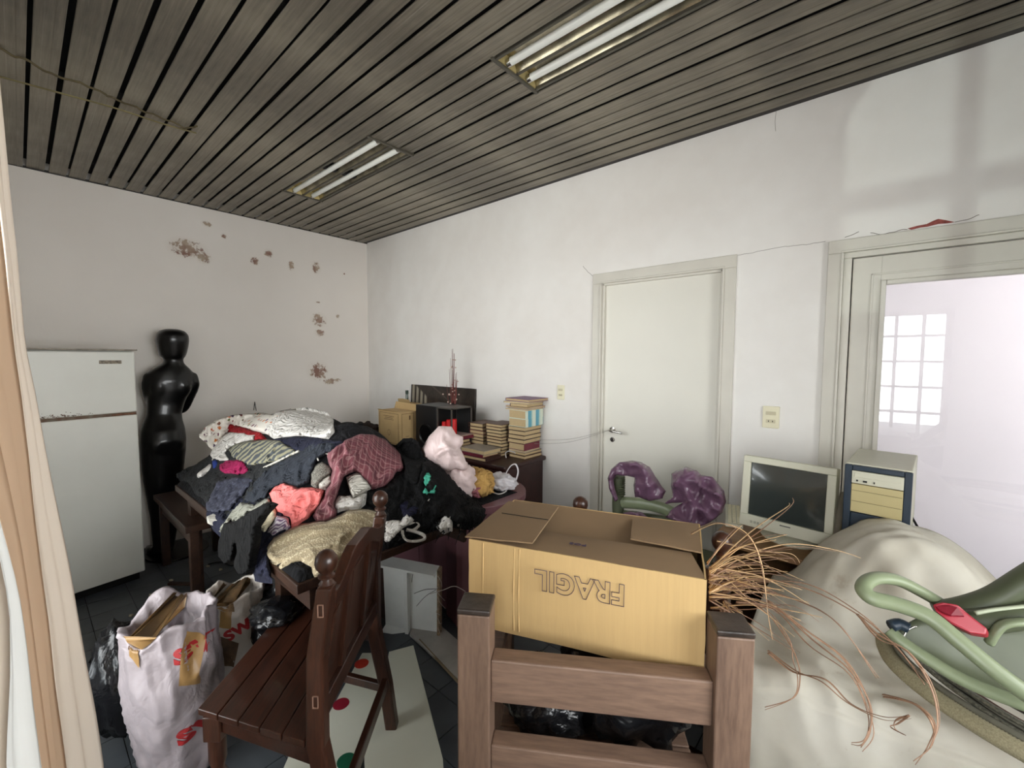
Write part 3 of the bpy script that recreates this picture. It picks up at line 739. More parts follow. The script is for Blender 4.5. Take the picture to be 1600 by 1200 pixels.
b = MB(); b.lathe([(.001, 0), (.12, 0), (.125, .006), (.11, .014), (.06, .022), (.05, .06), (.001, .06)], seg=28); o = b.build('swivel_base', M_beige, t, auto=.7); o.location = (Wm*.53, .12, 0)
# tower
p0, p1, p2 = Vector((4.356, -.625, 0)), Vector((4.541, -.66, 0)), Vector((4.386, -.271, 0))
ang = -.075
t = thing('computer_tower', 'upright computer tower with yellowed drive cover and dark front, on the desk', 'computer', (p0.x, p0.y+.02, .75), ang)
tw, td, th = .188, .38, .408
MB().lim(0, tw, .02, td, 0, th).build('case', M_beige, t, bevel=.004)
b = MB(); b.lim(0, .022, 0, .02, 0, th-.004); b.lim(tw-.022, tw, 0, .02, 0, th-.004); b.lim(.022, tw-.022, 0, .02, th-.022, th-.004); b.lim(.022, tw-.022, .006, .02, 0, .225); b.build('front_panel', M_navy, t, bevel=.003)
dr = MB().lim(.022, tw-.022, -.002, .02, th-.07, th-.024).build('optical_drive', M_beige, t, bevel=.002)
MB().lim(.03, tw-.03, -.004, -.002, th-.046, th-.030).build('disc_tray', M_beige, dr, bevel=.001)
for x, w_ in ((.036, .005), (.055, .012), (.085, .004)): MB().lim(x, x+w_, -.0045, -.002, th-.062, th-.056).build('button', M_black, dr)
MB().lim(.022, tw-.022, 0, .02, .23, th-.073).build('drive_cover', M_bone, t, bevel=.002)
for z in (.27, .31): MB().lim(.024, tw-.024, -.0008, .0, z, z+.0015).build('groove', mk('shadow_groove', L(120, 108, 74), .7), t)
MB().lim(.08, .13, .002, .008, .19, .196).build('vent_slot', mk('light_slot', L(150, 156, 156), .4), t)
# cable from the back of the tower
pts = spline([(4.56, -.36, .93), (4.585, -.37, .88), (4.60, -.4, .83), (4.61, -.42, .753)], 8); c = pts[0]
o = MB().tube([p-c for p in pts], .004, 6).build('power_cable', M_black, None, smooth=True); o.location = c; tag(o, 'black cable hanging down beside the computer tower', 'cable')
# rolled paper tube and a flat cable cover next to the monitor
t = thing('cardboard_tube', 'pale paper tube leaning between the monitor and the tower', 'tube', (4.317, -.60, .77))
g = MB(); g.tube([(0, 0, 0), (.018, .16, .10), (.03, .30, .19)], .017, 16, cap=False); g.build('tube', mk('pale_tube', L(170, 160, 146), .8), t, auto=.7)
g = MB(); g.tube([(0, -.0005, -.0003), (0.001, .006, .004)], .0145, 16); g.build('hollow', mk('tube_inside', L(110, 98, 84), .9), t)
t = thing('keyboard', 'folded-up beige keyboard edge beside the monitor, at its left', 'keyboard', (3.915, -.46, .7505), .25)
MB().lim(0, .075, 0, .3, 0, .018).build('case', M_beige, t, bevel=.004)
for i in range(3):
    for j in range(11): MB().lim(.012+i*.019, .027+i*.019, .012+j*.025, .033+j*.025, .018, .024).build('key', MATS['ivory_plate'], t, bevel=.002)

# foreground cardboard box ------------------------------------------------
bx = Vector((3.571, -1.803, 0)); bx2 = Vector((4.168, -1.588, 0)); ang = math.atan2(bx2.y-bx.y, bx2.x-bx.x); BW, BD, BT, BB = (bx2-bx).length-.012, .365, 1.03, .785
t = thing('cardboard_box', 'open cardboard box with upside-down FRAGIL lettering in the foreground', 'box', (bx.x, bx.y, BB), ang)
h_ = BT-BB; k = .004
def board(pts, n_, name, mat=M_card):          # a sheet of cardboard from four corners, subdivided, bulging by n_
    b = MB(); A, B_, C_, D_ = [Vector(p) for p in pts]; N = 14; nrm = (B_-A).cross(D_-A).normalized(); f0 = []; f1 = []
    for i in range(N+1):
        r0 = []; r1 = []
        for j in range(N+1):
            u, v = i/N, j/N; p = A*(1-u)*(1-v)+B_*u*(1-v)+C_*u*v+D_*(1-u)*v
            bul = n_*math.sin(PI*u)*math.sin(PI*v)+noise.noise(Vector((u*3, v*3, A.x*9)))*abs(n_)*.35
            r0.append(p+nrm*bul); r1.append(p+nrm*(bul-k))
        f0.append(r0); f1.append(r1)
    b.grid(f0); b.grid(f1)
    for e in (lambda i: (0, i), lambda i: (N, i), lambda i: (i, 0), lambda i: (i, N)):
        b.grid([[f0[e(i)[0]][e(i)[1]] for i in range(N+1)], [f1[e(i)[0]][e(i)[1]] for i in range(N+1)]])
    return b.build(name, mat, t, smooth=False, auto=.5)
F = board([(0, 0, -.006), (BW, -.004, .0), (BW, 0, h_), (0, 0, h_)], .010, 'front_panel')
board([(BW, 0, 0), (BW, BD, 0), (BW, BD, h_), (BW, 0, h_)], .008, 'side_panel'); board([(0, BD, 0), (0, 0, 0), (0, 0, h_), (0, BD, h_)], .006, 'side_panel')
board([(BW, BD, 0), (0, BD, 0), (0, BD, h_), (BW, BD, h_)], .006, 'back_panel'); board([(0, BD, 0), (BW, BD, 0), (BW, 0, 0), (0, 0, 0)], .002, 'bottom_panel')
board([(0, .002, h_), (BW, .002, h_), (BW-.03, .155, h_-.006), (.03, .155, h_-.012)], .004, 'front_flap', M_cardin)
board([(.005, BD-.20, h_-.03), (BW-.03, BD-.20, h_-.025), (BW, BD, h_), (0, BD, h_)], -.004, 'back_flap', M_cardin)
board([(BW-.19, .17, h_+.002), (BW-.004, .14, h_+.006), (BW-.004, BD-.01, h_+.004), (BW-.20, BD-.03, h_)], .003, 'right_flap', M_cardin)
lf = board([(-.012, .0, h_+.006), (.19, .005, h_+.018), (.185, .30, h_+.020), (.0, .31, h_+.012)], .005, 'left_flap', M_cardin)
b = MB(); b.tube([(.03, .175, h_+.0195), (.075, .17, h_+.0215), (.12, .165, h_+.023), (.186, .17, h_+.0215)], .0012, 5); b.build('tear_line', M_black, lf)
# vertical creases on the front
for x in (.045, .14, .155): MB().tube([(x, -.0012-.010*math.sin(PI*x/BW)*math.sin(PI*.1), .008), (x, -.001-.010*math.sin(PI*x/BW), h_*.5), (x, -.0005, h_-.004)], .0022, 6).build('crease', M_card, F)
def outline_text(txt, size, name, parent, loc, rot, mat, bev=.0009, sx=1., fill='NONE', ext=0., bold=0.):
    cu = bpy.data.curves.new(name, 'FONT'); cu.body = txt; cu.size = size; cu.fill_mode = fill; cu.bevel_depth = bev; cu.extrude = ext; cu.align_x = 'CENTER'; cu.align_y = 'CENTER'
    cu.resolution_u = 4; cu.bevel_resolution = 1; cu.offset = bold; cu.space_character = 1.08
    o = bpy.data.objects.new(name, cu); COL.objects.link(o); dg = bpy.context.evaluated_depsgraph_get()
    me = bpy.data.meshes.new_from_object(o.evaluated_get(dg)); bpy.data.objects.remove(o)
    o = bpy.data.objects.new(name, me); COL.objects.link(o); me.materials.clear(); me.materials.append(mat); o.parent = parent; o.location = loc; o.rotation_euler = rot; o.scale = (sx, 1, 1); return o
outline_text('FRAGIL', .074, 'lettering', F, (.322, -.0125, .176), (PI/2, PI, .02), M_ink, .0009, .92, bold=.0028)
outline_text('POS', .016, 'stamp', bpy.data.objects['front_flap'], (.30, .075, h_+.0025), (0, 0, PI), M_ink, .0007, 1.6)
# ================================================================== THINGS ON THE SIDEBOARD
def cov(n, c): return mk('cover_'+n, c, .5, var=.1, scale=20)
CV = {'dark': cov('dark', L(58, 34, 30)), 'maroon': cov('maroon', L(112, 36, 52)), 'brown': cov('brown', L(92, 62, 46)), 'black': cov('black', L(30, 26, 26)),
      'purple': cov('purple', L(112, 66, 108)), 'cream': cov('cream', L(206, 196, 176)), 'grey': cov('grey', L(150, 140, 128)), 'pink': cov('pink', L(196, 172, 166)), 'olive': cov('olive', L(104, 88, 62))}
def teal():
    n = NT('cover_teal_banded'); sep = n.n('ShaderNodeSeparateXYZ'); n.l(n.co(), sep.inputs[0])
    f = n.math('FRACT', n.math('MULTIPLY', sep.outputs[1], 11.0))
    n.color(n.ramp(f, [(0, L(206, 214, 196)), (.3, L(206, 214, 196)), (.34, L(84, 150, 170)), (.72, L(96, 160, 178)), (.76, L(150, 190, 186)), (1, L(212, 216, 196))])); n.b.inputs['Roughness'].default_value = .5; return n.m
CV['teal'] = teal()
def book(corner, w_, d, h, cv, rz=0., spine='x-', label='', group='', tilt=0.):
    # corner = near lower corner (max x, min y); extends -x by w_, +y by d. spine on one side
    t = thing('book', label, 'book', corner, rz, group); t.rotation_euler[1] = tilt
    c = min(.003, h*.16); b = MB(); b.lim(-w_, 0, 0, d, 0, c); b.lim(-w_, 0, 0, d, h-c, h)
    if spine == 'x-': b.lim(-w_, -w_+c, 0, d, c, h-c); pg = (-w_+c, -.004, .004, d-.004)
    elif spine == 'x+': b.lim(-c, 0, 0, d, c, h-c); pg = (-w_+.004, -c, .004, d-.004)
    elif spine == 'y-': b.lim(-w_, 0, 0, c, c, h-c); pg = (-w_+.004, -.004, c, d-.004)
    else: b.lim(-w_, 0, d-c, d, c, h-c); pg = (-w_+.004, -.004, .004, d-c)
    b.build('cover', CV[cv], t); MB().lim(pg[0], pg[1], pg[2], pg[3], c, h-c).build('pages', M_pages, t)
    return t
def stack(corner, z, items, where, group):
    names = {'dark': 'dark-brown', 'maroon': 'maroon', 'brown': 'brown', 'black': 'black', 'purple': 'purple', 'cream': 'cream', 'grey': 'grey', 'pink': 'pale pink', 'olive': 'olive-brown', 'teal': 'teal-banded'}
    n = len(items); ordn = ['lowest', 'second', 'third', 'fourth', 'fifth', 'sixth', 'seventh', 'eighth', 'ninth', 'tenth', 'eleventh', 'twelfth', 'thirteenth', 'fourteenth', 'fifteenth']
    for i, (cv, w_, d, h, dx, dy, rz, sp) in enumerate(items):
        pos = 'topmost' if i == n-1 else (ordn[i]+(' from the bottom' if i else ''))
        book((corner[0]+dx, corner[1]+dy, z), w_, d, h, cv, rz, sp, f'{names[cv]} book, {pos} in {where}', group); z += h+.0005
    return z
R_ = random.Random(3)
def gen(n, cvs, w_, d, h, sp, jit=.006):
    return [(cvs[i % len(cvs)], w_*R_.uniform(.96, 1.03), d*R_.uniform(.97, 1.02), h*R_.uniform(.9, 1.1), R_.uniform(-jit, jit), R_.uniform(-jit, jit), R_.uniform(-.03, .03), sp) for i in range(n)]
itA = gen(2, ['brown', 'dark'], .16, .205, .025, 'x-', .004)+[('cream', .15, .2, .012, 0, .005, .06, 'x-')]+[('maroon', .155, .185, .050, -.006, .004, .0, 'x+')]+gen(4, ['dark', 'dark'], .16, .205, .030, 'x-', .004)
itA += [('teal', .165, .215, .060, .01, .002, .02, 'x+'), ('teal', .165, .21, .062, .008, .0, -.01, 'x+')]
itA += [('cream', .20, .22, .010, .022, .0, .06, 'x-'), ('pink', .22, .21, .014, .0, .01, -.12, 'x-'), ('brown', .16, .21, .026, .02, .004, .05, 'x-'), ('cream', .22, .23, .012, .038, .0, .14, 'x-'), ('purple', .235, .23, .02, .036, .0, -.05, 'x-')]
zA = stack((2.49, -.225), .8005, itA, 'the tall right stack on the sideboard', 'books in the tall stack')
stack((2.30, -.27), .8005, gen(10, ['dark', 'brown', 'dark', 'black'], .16, .2, .0235, 'x-', .005), 'the stack just left of the tallest', 'books in the second stack')
stack((2.09, -.255), .8005, gen(8, ['dark', 'maroon', 'dark', 'brown'], .16, .2, .027, 'x-', .006), 'the middle stack on the sideboard', 'books in the middle stack')
stack((2.33, -.468), .8005, [('dark', .24, .17, .024, 0, 0, .05, 'x+'), ('maroon', .24, .17, .022, -.03, 0, .02, 'y-'), ('grey', .25, .175, .03, -.01, 0, .0, 'x-')], 'the low stack at the sideboard edge', 'books in the low front stack')
stack((1.98, -.44), .8005, gen(4, ['brown', 'dark'], .14, .16, .025, 'x-', .004), 'the short stack behind the plastic bag', 'books in the short stack')
stack((2.02, -.43), .905, [('maroon', .25, .19, .024, -.05, 0, -.06, 'x+'), ('pink', .24, .2, .006, -.04, -.01, .05, 'x-')], 'the slanting pair over the short stack', 'books over the short stack')
# carton with printed panels
cc = P(625, 697, 'z', .8005); left = P(592, 690, 'y', cc.y); rightp = P(650, 690, 'x', cc.x)
cw, cdp, ch = cc.x-left.x, min(rightp.y-cc.y, .28), P(625, 645, 'y', cc.y).z-.8
t = thing('carton', 'tan printed carton standing on the sideboard, left of the black speaker', 'carton', (cc.x, cc.y, .8005))
M_ct = mk('tan_carton', L(190, 160, 112), .85, var=.06); M_pr = mk('brown_print', L(104, 78, 50), .8)
MB().lim(-cw, 0, 0, cdp, 0, ch).build('body', M_ct, t, bevel=.002)
b = MB(); b.prism([(-cw, 0, ch), (0, 0, ch), (-.01, -.01, ch+.006), (-cw+.01, -.012, ch+.008)], (0, 0, .003)); b.build('flap', M_ct, t); b = MB(); b.prism([(-cw, cdp, ch), (0, cdp, ch), (0, cdp+.03, ch+.05), (-cw, cdp+.02, ch+.06)], (0, .003, 0)); b.build('flap', M_ct, t)
def frame2d(bb, f, u0, u1, v0, v1, wd):
    for a in ((u0, u1, v0, v0+wd), (u0, u1, v1-wd, v1), (u0, u0+wd, v0, v1), (u1-wd, u1, v0, v1)): f(bb, *a)
fx = lambda bb, a, c, d, e: bb.lim(a, c, -.001, .0, d, e)
fy = lambda bb, a, c, d, e: bb.lim(0, .001, a, c, d, e)
b = MB(); frame2d(b, fx, -cw+.02, -.02, .01, ch-.015, .003)
for i, (a, c) in enumerate(((.25, .75), (.32, .68), (.28, .72))): fx(b, lerp(-cw, 0, a), lerp(-cw, 0, c), ch-.045-i*.014, ch-.041-i*.014)
for q in range(10): a = 2*PI*q/10; fx(b, -cw/2+.018*math.cos(a)-.003, -cw/2+.018*math.cos(a)+.003, ch*.35+.024*math.sin(a)-.003, ch*.35+.024*math.sin(a)+.003)
frame2d(b, fy, .02, cdp-.02, .01, ch-.015, .003); fy(b, cdp-.07, cdp-.055, ch-.07, ch-.035)
for i in range(3): fy(b, .06, cdp-.07, .03+.02*i, .034+.02*i)
b.build('printing', M_pr, t)
# small open carton behind with green bottle
q = P(625, 660, 'y', -.2); t = thing('carton', 'small plain carton with a torn flap behind the printed carton', 'carton', (q.x, -.2, .8005))
MB().lim(-.02, .17, 0, .14, 0, .30).build('body', M_ct, t, bevel=.002)
b = MB(); b.prism([(-.02, 0, .30), (.17, 0, .30), (.175, -.012, .345), (.06, -.01, .35), (-.02, -.008, .345)], (0, .003, 0)); b.build('flap', M_ct, t)
q = P(636, 628, 'y', -.10); t = thing('bottle', 'dark green bottle standing behind the cartons', 'bottle', (q.x, -.10, .8005))
M_bg = mk('dark_green_glass', L(52, 66, 56), .15, var=.1, coat=.3)
MB().lathe([(.001, 0), (.036, 0), (.038, .01), (.038, .24), (.03, .29), (.014, .33), (.013, .385), (.001, .386)], seg=18).build('body', M_bg, t, auto=.7)
MB().lathe([(.001, .386), (.016, .386), (.016, .42), (.001, .421)], seg=14).build('stopper', M_bg, t, auto=.7)
# painting
t = thing('painting', 'dark unframed painting leaning on the back wall, columns at its left', 'painting', (.83, -.045, .8005)); t.rotation_euler[0] = -.06
n = NT('dark_painting'); sp = n.n('ShaderNodeSeparateXYZ'); n.l(n.co(), sp.inputs[0]); X, Z = sp.outputs[0], sp.outputs[2]
cols = n.ramp(n.math('FRACT', n.math('MULTIPLY', X, 15.0)), [(0, L(40, 34, 30)), (.3, L(44, 38, 32)), (.42, L(158, 150, 132)), (.9, L(126, 118, 104)), (1, L(44, 38, 32))])
dark = n.ramp(n.noise(9, 6, None, .7), [(.35, L(26, 22, 20)), (.7, L(66, 56, 48))])
msk = n.ramp(n.math('ADD', X, n.math('MULTIPLY', Z, .25)), [(.33, (1, 1, 1, 1)), (.37, (0, 0, 0, 1))]); msk2 = n.ramp(n.math('ADD', Z, n.math('MULTIPLY', X, .55)), [(.50, (1, 1, 1, 1)), (.52, (0, 0, 0, 1))])
pth = n.ramp(n.math('ABSOLUTE', n.math('SUBTRACT', n.math('ADD', Z, n.math('MULTIPLY', X, .5)), .64)), [(.006, L(120, 112, 100)), (.012, (0, 0, 0, 1))])
n.color(n.mix(.25, n.mix(n.math('MULTIPLY', msk, msk2), dark, cols), pth, 'ADD')); n.b.inputs['Roughness'].default_value = .4
MB().lim(0, .93, 0, .02, 0, .475).build('canvas', n.m, t, bevel=.002)
MB().lim(.004, .926, .004, .024, .004, .471).build('stretcher_frame', M_black, t)
# speaker
t = thing('loudspeaker', 'black loudspeaker box on the sideboard in front of the painting', 'loudspeaker', (1.50, -.46, .8005))
M_spk = mk('black_speaker_vinyl', L(22, 21, 22), .4, var=.15)
MB().lim(0, .27, 0, .25, 0, .355).build('cabinet', M_spk, t, bevel=.006)
MB().lathe([(.06, 0), (.085, 0), (.088, -.006), (.08, -.008), (.05, .012), (.02, .016), (.001, .012)], seg=24).build('cone', M_gloss, t, auto=.6)
t.children[-1].location = (.135, -.001, .12); t.children[-1].rotation_euler = (-PI/2, 0, 0)
# display box with red candles
t = thing('display_case', 'thin grey-framed case beside the loudspeaker holding red candles', 'case', (1.775, -.46, .8005))
b = MB(); M_cs = mk('grey_case_frame', L(92, 86, 80), .4, metal=.3)
for a in ((0, .01, 0, .01), (.17, .18, 0, .01), (0, .01, .21, .22), (.17, .18, .21, .22)): b.lim(a[0], a[1], a[2], a[3], 0, .355)
b.lim(0, .18, 0, .22, .345, .355); b.lim(0, .18, 0, .22, 0, .01); b.build('frame', M_cs, t); MB().lim(.01, .17, .205, .21, .01, .345).build('back', M_black, t)
M_cand = mk('red_candle_wax', L(206, 34, 36), .35, var=.08)
for i, (x, h, dl) in enumerate(((1.80, .22, 'left'), (1.855, .24, 'middle'), (1.915, .25, 'right'))):
    c = thing('candle', f'red candle in the grey case, {dl} one of three', 'candle', (x, -.40, .8115), 0, 'red candles in the case')
    MB().lathe([(.001, 0), (.022, 0), (.022, h), (.018, h+.003), (.001, h-.002)], seg=16).build('wax', M_cand, c, auto=.6)
    MB().tube([(0, 0, h-.002), (.001, 0, h+.012)], .0012, 5).build('wick', M_black, c)
# vase with dry branches
vx, vy = 1.70, -.22
t = thing('branch_arrangement', 'dry reddish branches with pale berries standing up in front of the painting', 'dried branches', (vx, vy, .8005))
MB().lathe([(.001, 0), (.03, 0), (.045, .06), (.05, .16), (.035, .25), (.026, .33), (.03, .36), (.022, .362), (.02, .33), (.001, .33)], seg=20).build('vase', mk('dark_vase', L(42, 34, 32), .3, var=.2), t, auto=.8)
M_br = mk('red_brown_branch', L(118, 54, 48), .7, var=.2); M_bry = mk('pale_berry', L(206, 180, 164), .5, var=.15)
for i in range(14):
    a = R_.uniform(0, 2*PI); sp_ = R_.uniform(.0, .05) if i < 9 else R_.uniform(.06, .12); h = R_.uniform(.55, .84) if i < 9 else R_.uniform(.45, .64)
    e = Vector((math.cos(a)*sp_, math.sin(a)*sp_*.6, h)); ps = spline([(0, 0, .3), e*.6+Vector((0, 0, .02)), e], 5)
    MB().tube(ps, [lerp(.0036, .0013, j/(len(ps)-1)) for j in range(len(ps))], 5).build('branch', M_br, t, smooth=True)
for i in range(26):
    a = R_.uniform(0, 2*PI); r = R_.uniform(.01, .05) if i < 18 else R_.uniform(.04, .10); z = R_.uniform(.36, .56) if i < 20 else R_.uniform(.56, .8); 
    if z > .58: r *= .35
    o = MB().lathe([(.001, -.0065), (.005, -.004), (.0068, 0), (.005, .004), (.001, .0065)], seg=8).build('berry', M_bry, t, smooth=True); o.location = (r*math.cos(a), r*math.sin(a), z)
# string from the door handle to the books
for (dz, nm) in ((0, 'upper'), (-.02, 'lower')):
    a = Vector((2.50, -.12, .935+dz*1.5)); c = Vector((3.066, -.03, 1.062+dz*.2)); m_ = (a+c)/2+Vector((0, 0, -.028+dz*.2))
    ps = spline([a, m_, c], 10); o = MB().tube([p-a for p in ps], .0014, 5).build('string', mk('grey_string', L(166, 160, 152), .8), None, smooth=True); o.location = a
    tag(o, f'thin string from the door handle to the book stack, {nm} of the two', 'string')

# ================================================================== BAGS, BOARDS AND OTHER LOW THINGS
def lump(c, size, seed, name='body', mat=None, parent=None, amp=.12, freq=3.0, sub=4, flatb=.25, fold=.0, rot=None, top=None):
    bm = bmesh.new(); bmesh.ops.create_icosphere(bm, subdivisions=sub, radius=1); sv = Vector((seed*7.3, seed*3.1, seed))
    for v in bm.verts:
        p = v.co.copy(); n_ = p.normalized()
        d = 1+amp*noise.fractal(p*freq+sv, 1, 2, 4)+fold*abs(noise.noise(Vector((math.atan2(p.y, p.x)*3, p.z*1.3, seed))))
        r = abs(noise.noise(p*freq*1.7+sv*2)); d -= amp*.9*max(0, .18-r)*3
        q = n_*d; q = Vector((q.x*size[0], q.y*size[1], q.z*size[2]))
        if top: q = top(q)
        if q.z < -size[2]*(1-flatb): q.z = -size[2]*(1-flatb)+(q.z+size[2]*(1-flatb))*.08
        v.co = q
    if rot: bmesh.ops.rotate(bm, verts=bm.verts, cent=(0, 0, 0), matrix=Matrix.Rotation(rot, 3, 'Z'))
    me = bpy.data.meshes.new(name); bm.to_mesh(me); bm.free(); me.polygons.foreach_set('use_smooth', [True]*len(me.polygons)); me.materials.append(mat)
    o = bpy.data.objects.new(name, me); COL.objects.link(o); o.location = c
    if parent is not None: o.parent = parent
    return o
M_bagw = plastic_bag('white_plastic_film', L(164, 154, 158), .42)
M_bagk = plastic_bag('black_plastic_film', L(22, 23, 26), .25)
M_bagp = plastic_bag('purple_plastic_film', L(112, 82, 104), .22)
M_bagpk = plastic_bag('pinkish_white_film', L(222, 200, 198), .4)
# big white shopping sack
def sack(name, label, c, rx, ry, h, seed, mats, lean=(0, 0), n=96, m_=56, cat='bag', rim=.035):
    t = thing(name, label, cat, c); g = []; sv = Vector((seed*5.1, seed*2.2, seed))
    for j in range(m_+1):
        v = j/m_; row = []
        z = h*v; base = .90+.10*math.sin(PI*v)+.08*v-.12*max(0, .1-v)*10*.5
        for i in range(n):
            a = 2*PI*i/n; ca, sa = math.cos(a), math.sin(a)
            r = base*(1+.07*noise.fractal(Vector((ca*1.7, sa*1.7, v*3))+sv, 1, 2, 4)+.05*abs(noise.noise(Vector((ca*4, sa*4, v*2.5))+sv))*(.3+v))
            wv_ = Vector((ca*2.2, sa*2.2, v*3.2+ca*1.5))+sv; r += base*(.085*max(0, 1-2.4*abs(noise.noise(wv_)))**1.6+.012*(1-2*abs(noise.noise(wv_*2.3)))-.02)
            q = .9
            x = math.copysign(abs(ca)**q, ca)*rx*r+lean[0]*v; y = math.copysign(abs(sa)**q, sa)*ry*r+lean[1]*v
            zz = z+(.09*noise.noise(Vector((ca*1.3, sa*1.3, 4.))+sv) if v > .8 else 0)*((v-.8)/.2)*h*2
            row.append((x, y, zz))
        g.append(row)
    top = g[-1]; cx = sum(p[0] for p in top)/n; cy = sum(p[1] for p in top)/n
    for sc_, dz in ((1.03, .010), (1.0, .022), (.92, .018), (.84, -.02), (.72, -.10), (.5, -.12), (.02, -.11)):
        g.append([((p[0]-cx)*sc_+cx, (p[1]-cy)*sc_+cy, p[2]+dz) for p in top])
    b = MB(); vs = [p for r in g for p in r]; fs = []
    for j in range(len(g)-1):
        for i in range(n): fs.append((j*n+i, j*n+(i+1) % n, (j+1)*n+(i+1) % n, (j+1)*n+i))
    fs.append(tuple(range(n))[::-1]); b.add(vs, fs); b.build('sack', mats, t, smooth=True); return t, g
bag1, g1 = sack('plastic_bag', 'large white plastic bag with red letters standing open on the floor', (2.455, -2.275, .001), .165, .135, .55, 2, M_bagw, lean=(-.02, -.02))
M_redink = mk('red_print', L(176, 40, 44), .5)
def on_bag(root, rx, ry, z, tgt, txt, size, rz=0.):
    # face the letters outwards at the azimuth given
    a = tgt; o = outline_text(txt, size, 'lettering', root, (math.cos(a)*rx, math.sin(a)*ry, z), (PI/2, rz, a+PI/2), M_redink, .0, 1.0, fill='BOTH', ext=.0015, bold=.003); return o
def project_onto(o, target, dirv, off=.002):
    # drape flat letters on the bag film: shift each vertex along dirv to the surface
    bpy.context.view_layer.update(); mw = o.matrix_world; tw = target.matrix_world; ti = tw.inverted()
    dv = (ti.to_3x3() @ Vector(dirv)).normalized()
    bm = bmesh.new(); bm.from_mesh(o.data); bmesh.ops.triangulate(bm, faces=bm.faces)
    bmesh.ops.subdivide_edges(bm, edges=[e for e in bm.edges if e.calc_length() > .02], cuts=2, use_grid_fill=True); inv = mw.inverted()
    for v in bm.verts:
        wp = mw @ v.co; org = ti @ (wp-Vector(dirv)*.3); ok, loc, nn, idx = target.ray_cast(org, dv)
        if not ok: ok, loc, nn, idx = target.closest_point_on_mesh(ti @ wp)
        v.co = inv @ ((tw @ loc)-Vector(dirv)*(off+(.0015 if v.co.z > 0 else 0)))
    bm.to_mesh(o.data); bm.free()
sk = bag1.children[0]; dirn = Vector((-.80, .58, -.1)).normalized()
for (px, py, sz, tx) in ((322, 996, .07, 'SW'), (330, 1110, .07, 'SW')):
    p = P(px, py, 'x', 2.56); o = outline_text(tx, sz, 'lettering', bag1, (0, 0, 0), (0, 0, 0), M_redink, 0., 1.15, fill='BOTH', ext=.0008, bold=.004)
    o.location = p-Vector(bag1.location)+Vector((.05, -.03, 0)); o.rotation_euler = (PI/2, -.12, math.radians(54)); project_onto(o, sk, dirn)
# tape patches, brown cardboard sticking out
M_tape = mk('brown_packing_tape', L(168, 132, 84), .35, var=.12)
def patch(root, target, px4, mat, name, xplane, off=.003):
    vs = [P(x, y, 'x', xplane) for x, y in px4]; N = 7; g = []
    for i in range(N+1):
        g.append([(vs[0]*(1-i/N)*(1-j/N)+vs[1]*(i/N)*(1-j/N)+vs[2]*(i/N)*(j/N)+vs[3]*(1-i/N)*(j/N))-Vector(root.location) for j in range(N+1)])
    o = MB().grid(g).build(name, mat, root, smooth=True); project_onto(o, target, dirn, off); return o
patch(bag1, sk, [(190, 962), (222, 966), (214, 1048), (186, 1040)], M_tape, 'tape_patch', 2.56)
patch(bag1, sk, [(303, 975), (330, 985), (326, 1050), (296, 1052)], M_tape, 'tape_patch', 2.56)
bag2, g2 = sack('plastic_bag', 'smaller white plastic bag with brown stains behind the large white bag', (2.30, -2.03, .001), .115, .11, .47, 5, plastic_bag('stained_white_film', L(196, 188, 180), .4), lean=(-.02, .0))
sk2 = bag2.children[0]
patch(bag2, sk2, [(318, 925), (372, 925), (376, 945), (316, 948)], mk('brown_stain', L(150, 116, 76), .6, var=.3, scale=30), 'brown_stain', 2.34)
patch(bag2, sk2, [(350, 948), (372, 944), (370, 972), (348, 974)], M_tape, 'tape_patch', 2.34)
patch(bag2, sk2, [(345, 985), (384, 990), (378, 1024), (340, 1030)], mk('dark_brown_stain', L(104, 76, 52), .6, var=.3, scale=30), 'brown_stain', 2.34)
lo = outline_text('SW', .06, 'lettering', bag2, (0, 0, 0), (0, 0, 0), M_redink, 0., 1.1, fill='BOTH', ext=.0008, bold=.003)
lo.location = P(372, 985, 'x', 2.40)-Vector(bag2.location); lo.rotation_euler = (PI/2, -.5, math.radians(50)); project_onto(lo, sk2, dirn)
def bag_lump(c, size, seed, label, mat, name='plastic_bag', cat='bag', **k):
    o = lump(c, size, seed, name, mat, None, **k); return tag(o, label, cat)
bag_lump((2.17, -2.41, .235), (.14, .10, .24), 11, 'black plastic bag on the floor between the curtain and the white bag', M_bagk, amp=.16)
bag_lump((2.42, -1.86, .34), (.20, .16, .17), 12, 'crumpled black plastic bag behind the stained white bag, below the sweater', M_bagk, amp=.2)
bag_lump((2.60, -1.98, .50), (.10, .09, .045), 14, 'small black cloth lying at the back of the plank seat', M_bagk, amp=.2)
o = bag_lump((2.16, -1.90, .30), (.10, .08, .17), 15, 'dull maroon cloth end poking out behind the stained bag', fabric('dull_rose_cloth', L(116, 62, 66)), 'cloth', 'cloth', amp=.2)
bag_lump((3.90, -1.43, .60), (.20, .22, .18), 16, 'pile of black plastic under the cardboard box in the rustic chair', M_bagk, amp=.2)
bag_lump((3.72, -1.62, .53), (.14, .12, .10), 17, 'black plastic bundle on the rustic chair seat, at the left', M_bagk, amp=.2)
# pale cloth under the hanging trousers
bag_lump((1.95, -1.99, .16), (.15, .10, .05), 18, 'cream cloth lying under the hanging black trousers', fabric('cream_rag', L(208, 200, 168)), 'cloth', 'cloth', amp=.25)
bag_lump((2.02, -1.80, .12), (.24, .12, .05), 19, 'grey folded cloth on the floor under the table', fabric('grey_rag', L(128, 122, 112)), 'cloth', 'cloth', amp=.2)
bag_lump((2.0, -2.12, .17), (.15, .13, .17), 20, 'cream plastic bag slumped behind the stained white bag, near the trousers', plastic_bag('cream_film', L(196, 190, 170)), amp=.2)

